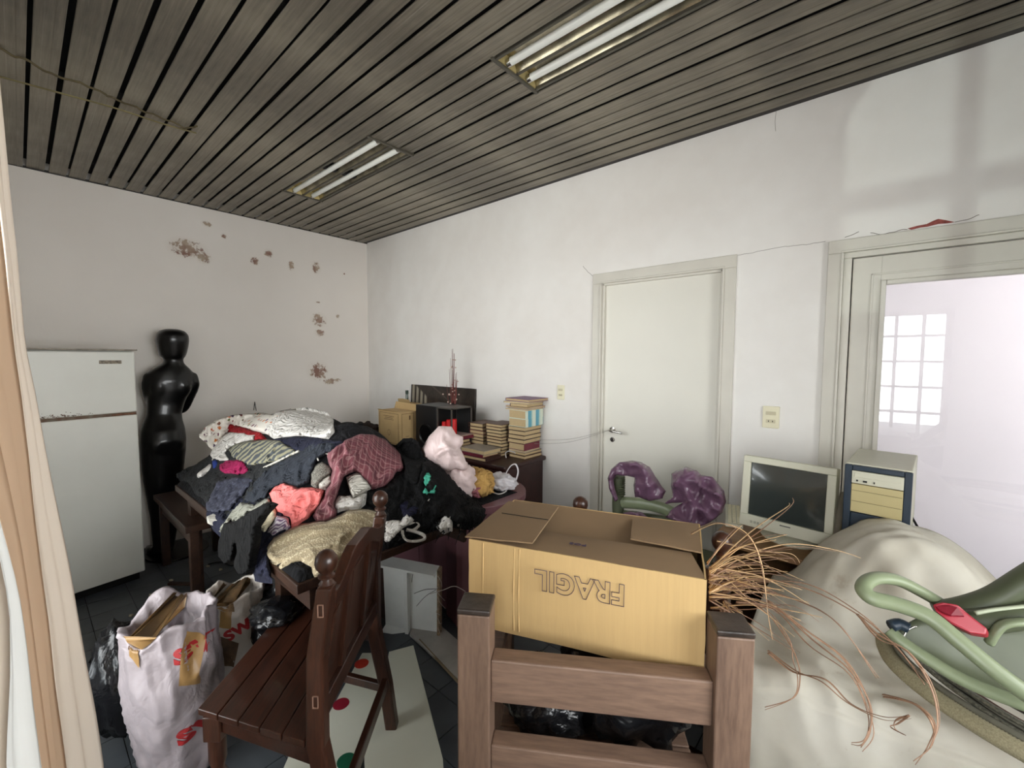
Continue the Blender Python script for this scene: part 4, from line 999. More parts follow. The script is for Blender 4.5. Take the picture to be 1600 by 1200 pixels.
# white boards on the floor
def slab(pts, th_, name, label, cat, mat, parts=None):
    c = sum((Vector(p) for p in pts), Vector())/len(pts); t = thing(name, label, cat, c)
    MB().prism([Vector(p)-c for p in pts], (0, 0, -th_)).build('panel', mat, t, bevel=.0015); return t, c
z1 = .034
A = [P(x, y, 'z', z1) for x, y in ((608, 1018), (646, 1008), (692, 1185), (697, 1260), (572, 1290), (569, 1168), (593, 1100))]
t, c = slab(A, .018, 'white_board', 'wide white board on the floor between the dining chair and the rustic chair', 'board', M_whiteb)
z2 = .014
B_ = [P(x, y, 'z', z2) for x, y in ((566, 1020), (605, 1020), (606, 1060), (592, 1100), (545, 1240), (430, 1240), (466, 1170), (500, 1140))]
t, c = slab(B_, .013, 'game_board', 'long white board with red and green dots under the dining chair', 'board', M_whiteb)
for (px, py, mt, nm) in ((565, 1037, mk('red_dot', L(208, 58, 40), .5), 'red_dot'), (533, 1100, mk('crimson_dot', L(150, 26, 48), .5), 'red_dot'), (541, 1189, mk('green_dot', L(22, 92, 66), .5), 'green_dot'), (480, 1230, mk('crimson_dot', L(150, 26, 48), .5), 'red_dot')):
    q = P(px, py, 'z', z2)-c; o = MB().lathe([(.001, 0), (.034, 0), (.034, .001), (.001, .001)], seg=24).build('dot', mt, t); o.location = (q.x, q.y, .0002)
C_ = [P(x, y, 'z', .012) for x, y in ((440, 1172), (490, 1150), (500, 1240), (430, 1260))]
slab([P(x, y, 'z', .034) for x, y in ((467, 1145), (493, 1150), (500, 1240), (425, 1240))], .016, 'white_board', 'short white board end under the near side of the plank seat', 'board', M_whiteb)
# board leaning along the pedestal
t = thing('white_board', 'narrow grey-white board lying along the maroon desk panel', 'board', (0, 0, 0))
q = [P(652, 945, 'z', .016), P(722, 1006, 'z', .016), P(722, 1066, 'z', .016), P(640, 990, 'z', .016)]
MB().prism(q, (0, 0, -.014)).build('panel', mk('grey_white_board', L(176, 172, 166), .5), t, bevel=.001)
b = MB(); b.tube([P(655, 1000, 'z', .01), P(716, 1066, 'z', .01)], .007, 6); tag(b.build('batten', mk('pale_batten', L(128, 112, 88), .7)), 'thin pale batten along the floor beside the narrow grey-white board', 'batten')
# drawer leaning on the pedestal, open side towards the camera
q0, q1, q2, q3 = P(598, 872, 'z', .46), P(686, 889, 'z', .43), P(636, 984, 'z', .03), P(568, 968, 'z', .03)
ux = (q1-q0).normalized(); vy_ = ((q3-q0)-ux*((q3-q0).dot(ux))).normalized(); nz_ = ux.cross(vy_); nz_ = nz_ if nz_.dot(Vector(CAM)-q0) > 0 else -nz_
t = thing('drawer', 'white drawer with frayed edge leaning on end under the table, by the maroon panel', 'drawer', (0, 0, 0))
lx, ly = (q1-q0).length, (q3-q0).dot(vy_); M_in = mk('white_drawer_laminate', L(230, 232, 230), .45, var=.05)
def ob(b, u0, u1, v0, v1, w0, w1):
    vs = []
    for k in range(8): vs.append(q0+ux*(u1 if k & 1 else u0)+vy_*(v1 if k & 2 else v0)+nz_*(w1 if k & 4 else w0))
    b.add(vs, [(0, 2, 3, 1), (4, 5, 7, 6), (0, 1, 5, 4), (2, 6, 7, 3), (0, 4, 6, 2), (1, 3, 7, 5)]); return b
ob(MB(), 0, lx, 0, ly, -.006, 0).build('bottom_panel', M_in, t); ob(MB(), 0, lx, -.014, 0, -.008, .07).build('side_panel', M_in, t)
ob(MB(), 0, lx, ly, ly+.014, -.008, .05).build('side_panel', M_in, t); ob(MB(), lx*.42, lx*.48, 0, ly, 0, .035).build('divider', M_in, t)
ob(MB(), lx, lx+.014, -.014, ly+.014, -.008, .03).build('frayed_edge', mk('bare_chipboard', L(156, 130, 104), .9, var=.3, scale=60), t)
for i in range(7):
    v = lerp(.02, ly-.02, i/6); a = q0+ux*(lx+.006)+vy_*v+nz_*.03
    ps = spline([a, a+nz_*.03+ux*R_.uniform(.0, .03), a+nz_*R_.uniform(.0, .03)+ux*R_.uniform(.02, .06)+vy_*R_.uniform(.02, .06)], 6)
    MB().tube(ps, .0013, 5).build('loose_wire', mk('pale_wire', L(190, 180, 170), .6), t, smooth=True)
for (u0, v0, u1, v1) in ((.60, .05, .52, .26), (.98, .28, .56, .42), (.95, .30, .6, .6)):
    a, c = q0+ux*lx*u0+vy_*ly*v0+nz_*.004, q0+ux*lx*u1+vy_*ly*v1+nz_*.004; MB().tube(spline([a, (a+c)/2+vy_*-.02+nz_*.01, c], 6), .0014, 5).build('loose_wire', mk('dark_wire', L(60, 62, 64), .5), t, smooth=True)
ps = spline([P(672, 928, 'z', .3), P(692, 922, 'z', .33), P(710, 916, 'z', .36), P(727, 924, 'z', .36)], 6); c = ps[0]
o = MB().tube([p-c for p in ps], .0018, 5).build('wire', MATS['pale_wire'], None, smooth=True); o.location = c; tag(o, 'pale wire reaching from the drawer towards the cardboard box', 'wire')
# floor debris
for (px, py, l_, a, lab) in ((282, 912, .16, .7, 'strip of dark wood on the floor between the refrigerator and the bags'), (262, 925, .10, 1.3, 'short stick on the floor beside the dark wood strip')):
    q = P(px, py, 'z', .008); o = MB().box((0, 0, 0), (l_, .03, .014)).build('wood_strip', M_table, None, bevel=.003); o.location = q; o.rotation_euler = (0, .02, a); tag(o, lab, 'wood')
for i, (px, py) in enumerate(((268, 907), (298, 935), (325, 885), (345, 890), (236, 930), (205, 962), (226, 975), (310, 905))):
    lab = ['against the lower front edge of the refrigerator', 'beside the stained bag, nearest the dark wood strip', 'below the hanging trousers, left one', 'below the hanging trousers, right one', 'in front of the refrigerator, midway to the bags', 'left of the large white bag, upper one', 'left of the large white bag, lower one', 'behind the dark wood strip, towards the mannequin'][i]; q = P(px, py, 'z', .004); o = lump((q.x, q.y, .006), (.018, .012, .007), 30+i, 'scrap', mk('pale_scrap', L(170, 162, 140), .9), None, amp=.4, sub=2); tag(o, 'small pale scrap on the floor '+lab, 'debris', 'scraps on the floor tiles')
for pts, nm in (([(325, 882), (345, 878), (362, 884), (385, 876), (400, 872)], 'right'), ([(140, 1035), (155, 1010), (172, 995), (190, 978)], 'left')):
    ps = spline([P(x, y, 'z', .008) for x, y in pts], 6); c = ps[0]; o = MB().tube([p-c for p in ps], .005, 6).build('cable', M_black, None, smooth=True); o.location = c
    tag(o, f'black cable end on the floor tiles, {nm} one of the two', 'cable')
# ================================================================== CLOTHES HEAP
def hs(x, y):
    top = TZ+.40*ss(-2.08, -1.5, y)*ss(.2, 1.1, x)*(1-ss(2.2, 2.95, x+.35*(y+1.5)))*(1-ss(-1.3, -.85, y))
    top += .07*math.exp(-((x-1.5)**2/.12+(y+1.45)**2/.06))+.10*math.exp(-((x-2.35)**2/.05+(y+1.45)**2/.04))+.20*math.exp(-((x-2.66)**2/.03+(y+1.18)**2/.03))
    m = 1-.5*max(1-ss(-2.12, -1.99, y), ss(2.86, 3.0, x), 1-ss(.8, 1.0, x))
    return top*m
def nrm_hs(p):
    e = .02; g = Vector((-(hs(p.x+e, p.y)-hs(p.x-e, p.y))/(2*e), -(hs(p.x, p.y+e)-hs(p.x, p.y-e))/(2*e), 1)); return g.normalized()
def hit_heap(px, py):
    d = ray(px, py); t = 1.2; o = CAM; best = (9, 2.)
    while t < 3.4:
        q = o+t*d; gap = q[2]-hs(q[0], q[1])
        if gap < 0: break
        if gap < best[0] and -2.1 < q[1] < -.75 and .5 < q[0] < 3.0: best = (gap, t)
        t += .015
    if t >= 3.4: return Vector(o+best[1]*d)
    lo, hi = t-.015, t
    for _ in range(8):
        m_ = (lo+hi)/2; q = o+m_*d
        if q[2] < hs(q[0], q[1]): hi = m_
        else: lo = m_
    return Vector(o+hi*d)
WV = Vector(Wv); CV3 = Vector(CAM)
def plane_hit(pt, n_):
    pt = np.array(pt); n_ = np.array(n_, float)
    def f(px, py):
        d = ray(px, py); return Vector(CAM+d*float((pt-CAM)@n_/(d@n_)))
    return f
def tangent(outline, up=.9):
    cx_ = sum(p[0] for p in outline)/len(outline); cy2 = sum(p[1] for p in outline)/len(outline); q = hit_heap(cx_, cy2)
    n_ = (Vector(CAM)-q).normalized()*(1-up*.5)+Vector((0, 0, up)); n_.normalize(); return plane_hit(q, n_), n_
def pin(poly, x, y):
    c = False; j = len(poly)-1
    for i in range(len(poly)):
        xi, yi = poly[i]; xj, yj = poly[j]
        if (yi > y) != (yj > y) and x < (xj-xi)*(y-yi)/(yj-yi)+xi: c = not c
        j = i
    return c
def garment(name, label, cat, outline, mat, off=.02, thick=.03, surf=None, normal=None, step=3.2, folds=(18, .010), ang=.5, seed=1, round_=.035, rough=.5, group=None, skirt=.022):
    """a laid-out piece of cloth: outline traced as seen, laid on the heap (or a plane) with real thickness and folds"""
    if surf == 'flat': surf, normal = tangent(outline)
    pts = [Vector((float(x), float(y))) for x, y in outline]
    # densify the edge, slightly ragged
    edge = []
    for i in range(len(pts)):
        a, b_ = pts[i], pts[(i+1) % len(pts)]; L_ = (b_-a).length; k = max(1, int(L_/step))
        for q in range(k):
            p = a.lerp(b_, q/k); nn = Vector((-(b_-a).y, (b_-a).x)).normalized(); edge.append(p+nn*noise.noise(Vector((p.x*.06, p.y*.06, seed)))*step*.7*rough*2)
    ex = [(p.x, p.y) for p in edge]; ins = []
    x0, x1, y0, y1 = min(p[0] for p in ex), max(p[0] for p in ex), min(p[1] for p in ex), max(p[1] for p in ex)
    r_ = random.Random(seed); yy = y0
    E_ = np.array(ex)
    row = 0
    while yy < y1:
        xx = x0+(step/2 if row % 2 else 0)
        while xx < x1:
            if pin(ex, xx, yy) and np.min(np.hypot(E_[:, 0]-xx, E_[:, 1]-yy)) > step*.55: ins.append((xx, yy))
            xx += step
        yy += step*.87; row += 1
    co2 = [Vector(p) for p in ex+ins]; ne = len(ex)
    vs2, _, fs2, _, _, _ = delaunay_2d_cdt(co2, [(i, (i+1) % ne) for i in range(ne)], [tuple(range(ne))], 1, .01)
    surf = surf or hit_heap; out = []; EW = np.array([tuple(surf(*p)) for p in ex])
    ca, sa = math.cos(ang), math.sin(ang)
    bad = False
    for p in vs2:
        q = surf(p.x, p.y); n_ = normal if normal is not None else nrm_hs(q)
        dmin = float(np.min(np.linalg.norm(EW-np.array(q), axis=1)))
        e = min(1, dmin/round_); prof = math.sqrt(max(0, 1-(1-e)**2))
        u = (q.x*ca+q.y*sa); v = (-q.x*sa+q.y*ca)
        wx = .05*noise.noise(Vector((q.x*8, q.y*8, seed))); 
        wr = noise.noise(Vector(((u+wx)*folds[0]*.8, v*folds[0]*.22, q.z*folds[0]*.5+seed*3.7))); wr = 2.4*max(0, 1-abs(wr)*2.6)**2.2-.5
        wr2 = noise.noise(Vector((u*folds[0]*2.1+5, v*folds[0]*.7, q.z*folds[0]+seed)))
        wr3 = noise.noise(Vector((q.x*5, q.y*5, seed*1.3)))
        wr4 = 2.2*max(0, 1-2.8*abs(noise.noise(Vector((u*folds[0]*1.1+9, v*folds[0]*.7+wx*9, seed*2.2+q.z*9)))))**2-.4
        q2 = q+n_*(-.012+(off+.012)*min(1, e*3)+thick*prof*(.65+.7*wr3)+(folds[1]*1.15*wr+folds[1]*.6*wr2+folds[1]*.7*wr4)*min(1, e*2))
        dep = (q2-CV3).dot(WV); out.append(CV3+Vector(ray(p.x, p.y))*dep)
    vs = out; fs = [tuple(f) for f in fs2]; nv = len(vs)
    b = MB(); b.add(vs, fs)
    # close underneath with a skirt
    bm = bmesh.new(); bv = [bm.verts.new(v) for v in vs]
    for f in fs:
        try: bm.faces.new([bv[i] for i in f])
        except ValueError: pass
    be = [e for e in bm.edges if len(e.link_faces) == 1]
    res = bmesh.ops.extrude_edge_only(bm, edges=be); nvx = [g for g in res['geom'] if isinstance(g, bmesh.types.BMVert)]
    dn = normal if normal is not None else Vector((0, 0, 1))
    for v in nvx: v.co -= dn*skirt
    bmesh.ops.recalc_face_normals(bm, faces=bm.faces)
    # make sure the normals look at the room
    up = sum((f.normal.dot(dn)*f.calc_area() for f in bm.faces))
    if up < 0: bmesh.ops.reverse_faces(bm, faces=bm.faces)
    cen = sum((v.co for v in bm.verts), Vector())/len(bm.verts)
    for v in bm.verts: v.co -= cen
    me = bpy.data.meshes.new(name); bm.to_mesh(me); bm.free(); me.polygons.foreach_set('use_smooth', [True]*len(me.polygons)); me.materials.append(mat)
    o = bpy.data.objects.new(name, me); COL.objects.link(o); o.location = cen
    return tag(o, label, cat, group)
def q4(x0, y0, pts, s=4): return [(x0+a/s, y0+b_/s) for a, b_ in pts]
c1 = lambda pts: q4(200, 600, pts)
c2 = lambda pts: q4(500, 560, pts)
# inner mass of the heap: dark clothes that show between the named pieces
N = 80; g = []
for i in range(N+1):
    row = []
    for j in range(60):
        x, y = lerp(TX0+.01, TX1-.01, i/N), lerp(TY0+.01, -.72, j/59); z = hs(x, y); e = min(x-TX0, TX1-x, y-TY0, -.70-y)
        row.append((x, y, max(TZ+.0315, (z-.012+.014*noise.noise(Vector((x*9, y*9, 1)))+.008*noise.noise(Vector((x*25, y*25, 1))))*1.0) if e > .03 else TZ+.0315-.03*(e < .012)))
    g.append(row)
flt = [[p for p in r] for r in g]
o = MB().grid(flt).build('clothes_heap', fabric('charcoal_cloth', L(17, 17, 20)), None, smooth=True); tag(o, 'dark underlying heap of mixed clothes on the table', 'clothes', kind='stuff')
M_blackc = fabric('black_cloth', L(7, 7, 8), .15); M_navyc = fabric('navy_cloth', L(34, 36, 54), .2); M_denim = fabric('dark_slate_cloth', L(48, 52, 60), .14)
M_whc = fabric('white_cloth', L(212, 208, 202), .05); M_offw = fabric('offwhite_cloth', L(196, 192, 182), .06)
M_pink = fabric('coral_pink_cloth', L(236, 128, 124), .07); M_magenta = fabric('magenta_cloth', L(158, 34, 84), .15); M_redc = fabric('red_cloth', L(150, 26, 34), .15)
M_blue = fabric('royal_blue_cloth', L(40, 60, 132), .12); M_teal = fabric('mint_teal_cloth', L(82, 186, 158), .1); M_must = fabric('mustard_cloth', L(196, 156, 92), .12)
M_dgrey = fabric('dark_grey_cloth', L(40, 41, 42), .15); M_brownc = fabric('dark_brown_felt', L(44, 32, 27), .2)
def knit():
    n = NT('aran_knit_wool'); v = n.n('ShaderNodeTexVoronoi'); v.inputs['Scale'].default_value = 120; n.l(n.co(), v.inputs['Vector'])
    wv = n.n('ShaderNodeTexWave'); wv.inputs['Scale'].default_value = 9; wv.inputs['Distortion'].default_value = 2.5; wv.inputs['Detail'].default_value = 2; n.l(n.co(rot=(0, 0, .6)), wv.inputs['Vector'])
    hgt = n.math('ADD', n.math('MULTIPLY', v.outputs['Distance'], -1.2), n.math('MULTIPLY', wv.outputs['Fac'], .8))
    n.color(n.ramp(hgt, [(0, L(160, 145, 116)), (.4, L(200, 187, 156)), (1, L(212, 200, 172))])); n.b.inputs['Roughness'].default_value = .95; n.b.inputs['Sheen Weight'].default_value = .1
    n.bump(hgt, .5, .005); return n.m
def plaid():
    n = NT('maroon_plaid'); sp = n.n('ShaderNodeSeparateXYZ'); n.l(n.co(rot=(.35, .2, .55)), sp.inputs[0])
    def ln(ch, f, a, b_): return n.ramp(n.math('FRACT', n.math('MULTIPLY', sp.outputs[ch], f)), [(0, (0, 0, 0, 1)), (a, (0, 0, 0, 1)), (b_, (1, 1, 1, 1)), (1, (0, 0, 0, 1))])
    base = n.ramp(n.noise(20, 4), [(.3, L(92, 46, 54)), (.7, L(124, 68, 76))])
    c = n.mix(n.math('MULTIPLY', ln(0, 52., .7, .86), .55), base, L(176, 140, 138)); c = n.mix(n.math('MULTIPLY', ln(1, 40., .7, .86), .5), c, L(172, 136, 134)); c = n.mix(n.math('MULTIPLY', ln(0, 26., .5, .6), .4), c, L(54, 26, 36))
    n.color(c); n.b.inputs['Roughness'].default_value = .9; return n.m
def dotted():
    n = NT('dotted_white_sheet'); v = n.n('ShaderNodeTexVoronoi'); v.inputs['Scale'].default_value = 24; v.inputs['Randomness'].default_value = .55; n.l(n.co(), v.inputs['Vector'])
    hue = n.ramp(n.math('FRACT', n.math('MULTIPLY', v.outputs['Color'], 3.7)), [(0, L(178, 70, 40)), (.3, L(196, 120, 50)), (.5, L(60, 62, 96)), (.75, L(120, 40, 50)), (1, L(96, 120, 70))])
    mk_ = n.ramp(v.outputs['Distance'], [(.27, (1, 1, 1, 1)), (.31, (0, 0, 0, 1))]); n.color(n.mix(mk_, L(212, 206, 196), hue)); n.b.inputs['Roughness'].default_value = .9; return n.m
def tweed():
    n = NT('grey_tweed'); n.color(n.ramp(n.noise(220, 3, None, .8), [(.4, L(36, 36, 34)), (.6, L(160, 156, 144))])); n.b.inputs['Roughness'].default_value = .95; return n.m
def speck():
    n = NT('speckled_navy'); n.color(n.ramp(n.noise(60, 4, None, .75), [(.45, L(30, 32, 46)), (.62, L(66, 68, 84)), (.75, L(110, 112, 124))])); n.b.inputs['Roughness'].default_value = .9; return n.m
M_strp = striped('grey_green_stripe', [(0, L(66, 70, 74)), (.4, L(72, 76, 80)), (.5, L(132, 130, 108)), (1, L(146, 142, 116))], 7, rot=(0, 0, .7))
M_lil = striped('lilac_stripe', [(0, L(112, 92, 122)), (.45, L(124, 104, 132)), (.55, L(206, 198, 206)), (1, L(214, 208, 212))], 17, rot=(0, 0, .9))
M_knit, M_plaid, M_dot, M_tweed, M_speck = knit(), plaid(), dotted(), tweed(), speck()
G = garment
G('blanket', 'plain white bundle at the top left of the clothes heap', 'blanket', c1([(880, 195), (960, 165), (1060, 150), (1130, 150), (1240, 175), (1288, 225), (1292, 290), (1250, 330), (1180, 340), (1080, 322), (1000, 330), (930, 335), (860, 310), (830, 250)]), M_whc, .05, .07, seed=2, folds=(9, .012), ang=.2)
G('sheet', 'white sheet with small coloured dots at the back of the clothes heap', 'sheet', c1([(445, 315), (480, 270), (540, 228), (620, 200), (700, 185), (820, 182), (900, 190), (960, 165), (1020, 150), (1010, 180), (960, 200), (930, 260), (880, 320), (830, 300), (760, 280), (690, 262), (640, 244), (610, 300), (580, 360), (535, 400), (500, 372), (485, 345)]), M_dot, .075, .03, seed=3, folds=(12, .012), ang=1.2)
G('shirt', 'bright red cloth under the dotted sheet', 'clothing', c1([(640, 250), (700, 262), (760, 285), (830, 305), (868, 345), (800, 350), (700, 320), (640, 300), (610, 270)]), M_redc, .045, .03, seed=4)
G('blouse', 'crumpled white blouse below the dotted sheet, left side of the heap', 'clothing', c1([(530, 400), (560, 350), (600, 305), (680, 300), (800, 318), (790, 345), (720, 360), (640, 390), (610, 430), (640, 480), (590, 490), (520, 480), (518, 440)]), M_whc, .05, .04, seed=5, folds=(22, .014))
G('sock', 'white cloth tip beside the blue cloth, left edge of the heap', 'clothing', c1([(435, 568), (470, 530), (520, 495), (545, 510), (560, 552), (500, 560), (460, 575)]), M_whc, .03, .025, surf='flat', seed=6)
G('shirt', 'royal blue cloth peeking out beside the magenta one', 'clothing', c1([(525, 480), (560, 468), (582, 500), (575, 555), (545, 555), (530, 520)]), M_blue, .04, .02, surf='flat', seed=7)
G('shirt', 'crumpled magenta cloth at the left of the heap', 'clothing', c1([(565, 505), (600, 478), (660, 468), (720, 480), (765, 530), (740, 565), (680, 572), (610, 562), (572, 545)]), M_magenta, .055, .045, seed=8, folds=(24, .016))
G('sweater', 'dark grey knit sleeve at the left edge of the heap below the white tip', 'clothing', c1([(300, 560), (380, 520), (450, 490), (520, 450), (530, 480), (480, 520), (440, 560), (470, 575), (560, 560), (620, 580), (600, 620), (530, 635), (470, 620), (400, 610), (330, 600)]), M_dgrey, .02, .04, seed=9)
G('cardigan', 'grey and olive striped knit folded on the left of the heap', 'clothing', c1([(620, 410), (660, 375), (760, 352), (880, 345), (960, 352), (1030, 400), (1060, 430), (980, 470), (860, 500), (760, 515), (700, 490), (640, 460)]), M_strp, .06, .05, seed=10, folds=(16, .012), ang=-.3)
G('jacket', 'dark cloth behind the striped knit, with pale piping', 'clothing', c1([(900, 345), (1000, 330), (1100, 322), (1250, 345), (1350, 350), (1400, 400), (1330, 430), (1180, 430), (1060, 430), (1000, 390)]), M_navyc, .05, .04, seed=11)
G('trousers', 'slate-grey trousers spread across the middle of the heap', 'clothing', c1([(1130, 370), (1250, 350), (1360, 380), (1330, 430), (1240, 440), (1180, 470), (1150, 560), (1140, 610), (1060, 640), (980, 620), (900, 650), (860, 720), (790, 745), (710, 730), (740, 660), (800, 590), (870, 520), (960, 470), (1060, 430)]), M_denim, .055, .05, seed=12, folds=(14, .016), ang=.9)
G('skirt', 'speckled navy cloth hanging over the left edge of the heap', 'clothing', c1([(560, 600), (640, 580), (740, 575), (800, 590), (760, 650), (700, 720), (640, 790), (560, 810), (500, 800), (490, 750), (520, 680)]), M_speck, .05, .04, seed=13, folds=(20, .016), ang=1.)
G('cuff', 'round off-white collar at the lower left of the heap', 'clothing', c1([(490, 825), (530, 808), (590, 815), (612, 835), (590, 860), (530, 865), (495, 850)]), M_offw, .075, .02, surf='flat', seed=14, round_=.02, folds=(20, .004))
G('shirt', 'pale grey garment with dark ties hanging above the black trousers', 'clothing', c1([(575, 890), (600, 850), (650, 790), (700, 730), (790, 750), (880, 700), (890, 740), (820, 790), (740, 810), (710, 850), (690, 870), (640, 860), (600, 900), (580, 930), (566, 920)]), fabric('grey_green_cloth', L(150, 150, 138)), .07, .03, seed=15, folds=(26, .012), ang=1.2)
G('sweater', 'black sweater spilling over the left front edge of the table towards the bench', 'clothing', [(284, 742), (310, 722), (345, 704), (400, 700), (440, 730), (430, 775), (395, 800), (352, 812), (330, 790), (305, 768)], M_dgrey, .012, .03, seed=71, folds=(16, .014))
G('scarf', 'dark blue cloth hanging off the front table edge left of the black trousers', 'clothing', [(322, 800), (345, 770), (395, 780), (420, 800), (400, 850), (372, 862), (352, 840), (332, 822)], M_navyc, .018, .03, seed=72, folds=(20, .014), ang=1.2)
G('shirt', 'dark navy cloth over the front table edge between the black trousers and the cream sweater', 'clothing', [(385, 800), (440, 800), (450, 840), (420, 868), (425, 905), (398, 900), (390, 860)], M_navyc, .012, .02, seed=73, folds=(20, .012))
# trousers hang over the table edge in front of the apron
pf = plane_hit((0, -2.055, 0), (0, 1, 0)); nf = Vector((0, -1, 0))
G('trousers', 'black trousers hanging over the front edge of the table', 'clothing', c1([(600, 870), (680, 855), (760, 800), (860, 745), (900, 760), (830, 840), (800, 900), (790, 1000), (775, 1080), (760, 1160), (740, 1195), (690, 1190), (660, 1140), (680, 1060), (672, 1000), (660, 1060), (640, 1110), (600, 1120), (560, 1080), (566, 980)]), M_blackc, .03, .03, surf=pf, normal=nf, seed=16, ang=PI/2)
G('sweater', 'ivory ribbed knit roll left of the pink garment', 'clothing', c1([(795, 880), (810, 820), (850, 770), (890, 745), (925, 780), (930, 830), (890, 890), (860, 940), (820, 920)]), fabric('ivory_knit', L(216, 206, 176)), .06, .05, seed=17)
G('shirt', 'lilac striped shirt between the ivory knit and the pink garment', 'clothing', c1([(860, 930), (895, 880), (930, 820), (1000, 840), (1018, 890), (960, 925), (900, 950)]), M_lil, .055, .03, seed=18)
G('sweatshirt', 'coral pink sweatshirt in the front of the heap', 'clothing', c1([(876, 680), (910, 630), (970, 605), (1010, 625), (1060, 650), (1140, 640), (1232, 655), (1215, 720), (1180, 790), (1120, 840), (1050, 880), (1020, 890), (1010, 830), (940, 800), (900, 740)]), M_pink, .075, .05, seed=19, folds=(15, .018), ang=.9)
G('coat', 'grey tweed cloth under the wire hanger', 'clothing', c1([(1145, 560), (1165, 500), (1210, 480), (1270, 510), (1280, 560), (1230, 590), (1180, 630), (1145, 610)]), M_tweed, .06, .03, surf='flat', seed=20)
G('scarf', 'ivory scrap between the tweed and the plaid shirt', 'clothing', c1([(1190, 620), (1220, 585), (1270, 560), (1285, 620), (1250, 645), (1200, 645)]), M_offw, .065, .02, surf='flat', seed=21)
G('shirt', 'maroon plaid shirt sprawled over the middle of the heap', 'clothing', c2([(35, 590), (100, 540), (180, 500), (260, 475), (340, 480), (410, 505), (470, 560), (500, 600), (525, 680), (480, 700), (460, 750), (400, 800), (350, 820), (300, 790), (250, 720), (215, 700), (150, 740), (120, 820), (90, 900), (110, 950), (100, 985), (30, 1010), (-10, 1015), (-40, 985), (-20, 930), (20, 860), (60, 780), (75, 700), (50, 640)]), M_plaid, .075, .045, seed=22, folds=(17, .018), ang=.5, round_=.03)
G('paper', 'square cream cloth label lying on the plaid shirt', 'cloth', c2([(160, 742), (240, 702), (300, 770), (318, 810), (205, 872), (185, 820)]), M_offw, .135, .006, surf='flat', seed=23, round_=.012, folds=(8, .003), rough=.1, skirt=.006)
G('blouse', 'white gauzy cloth beside the plaid shirt, below the label', 'clothing', c2([(75, 915), (120, 860), (190, 850), (210, 870), (290, 830), (285, 890), (240, 930), (170, 940), (110, 950)]), M_whc, .06, .035, surf='flat', seed=24, folds=(26, .012))
G('sweater', 'large cream cable-knit sweater draped over the near table corner', 'clothing', c1([(860, 1070), (862, 1010), (900, 955), (980, 920), (1080, 880), (1160, 860), (1230, 850), (1310, 820), (1400, 785), (1500, 778), (1570, 800), (1560, 880), (1500, 960), (1420, 1030), (1340, 1090), (1290, 1160), (1240, 1200), (1170, 1200), (1130, 1150), (1080, 1110), (1000, 1140), (945, 1140), (960, 1115), (900, 1120)]), M_knit, .05, .055, seed=25, folds=(10, .014), ang=.5, round_=.05)
G('jacket', 'black hooded jacket between the plaid shirt and the pinkish plastic bag', 'clothing', c2([(475, 540), (520, 500), (570, 495), (620, 520), (640, 580), (650, 640), (640, 700), (620, 790), (560, 800), (520, 740), (525, 680), (500, 600)]), M_blackc, .07, .05, seed=26)
G('coat', 'large black coat with frayed edges at the right end of the heap', 'clothing', c2([(300, 830), (400, 800), (480, 720), (560, 690), (640, 620), (700, 640), (800, 700), (900, 720), (980, 790), (1040, 870), (1045, 950), (1000, 1020), (930, 1050), (860, 1040), (800, 1000), (740, 1000), (690, 1060), (600, 1110), (500, 1150), (420, 1170), (400, 1050), (380, 960), (300, 900)]), fabric('pitch_black_cloth', L(10, 10, 11), .1), .03, .05, seed=27, folds=(20, .016))
G('shirt', 'midnight blue cloth among the black clothes', 'clothing', c2([(490, 830), (560, 800), (630, 830), (640, 920), (610, 985), (520, 1000), (480, 930)]), fabric('midnight_cloth', L(24, 24, 44)), .075, .02, surf='flat', seed=28)
G('top', 'mint teal top showing in the black clothes', 'clothing', c2([(640, 690), (660, 682), (700, 730), (705, 770), (670, 810), (680, 830), (720, 780), (732, 800), (720, 850), (660, 850), (625, 850), (650, 800), (635, 750), (630, 715)]), M_teal, .12, .015, surf='flat', seed=29, round_=.012)
G('top', 'white top below the mint teal one', 'clothing', c2([(630, 860), (690, 840), (715, 850), (700, 880), (660, 905), (630, 940), (620, 930)]), M_whc, .125, .015, surf='flat', seed=30, round_=.015)
G('underwear', 'white cloth scrap on the front table edge below the black coat', 'clothing', c2([(720, 1050), (760, 1000), (790, 960), (800, 985), (815, 955), (835, 1030), (830, 1065), (775, 1080)]), M_whc, .11, .02, surf='flat', seed=31, round_=.015)
G('underwear', 'tiny white cloth bit right of the white scrap on the table edge', 'clothing', c2([(845, 965), (885, 975), (870, 1030), (858, 1030), (866, 1000)]), M_whc, .11, .01, surf='flat', seed=32, round_=.01)
G('top', 'white strappy top lying on the table edge behind the chair finial', 'clothing', c2([(400, 1010), (460, 1000), (500, 1010), (545, 962), (590, 1010), (560, 1040), (500, 1080), (470, 1120), (420, 1165), (400, 1140)]), M_whc, .115, .02, surf='flat', seed=33, round_=.02)
# its loose strap
hz2 = lambda p: (lambda q: CV3+Vector(ray(*p))*((q+Vector((0, -.02, .11))-CV3).dot(WV)))(hit_heap(*p))
ps = spline([hz2(c2([p])[0]) for p in ((545, 1040), (600, 1025), (618, 1045), (580, 1075), (540, 1070), (600, 1085), (648, 1105), (650, 1130), (600, 1143), (545, 1138), (520, 1110), (515, 1075))], 6)
cst = ps[0]; o = MB().tube([p-cst for p in ps], .0075, 8, flat=(1, .5)).build('strap', M_whc, None, smooth=True); o.location = cst; tag(o, 'white looped strap of the strappy top on the table edge', 'strap')
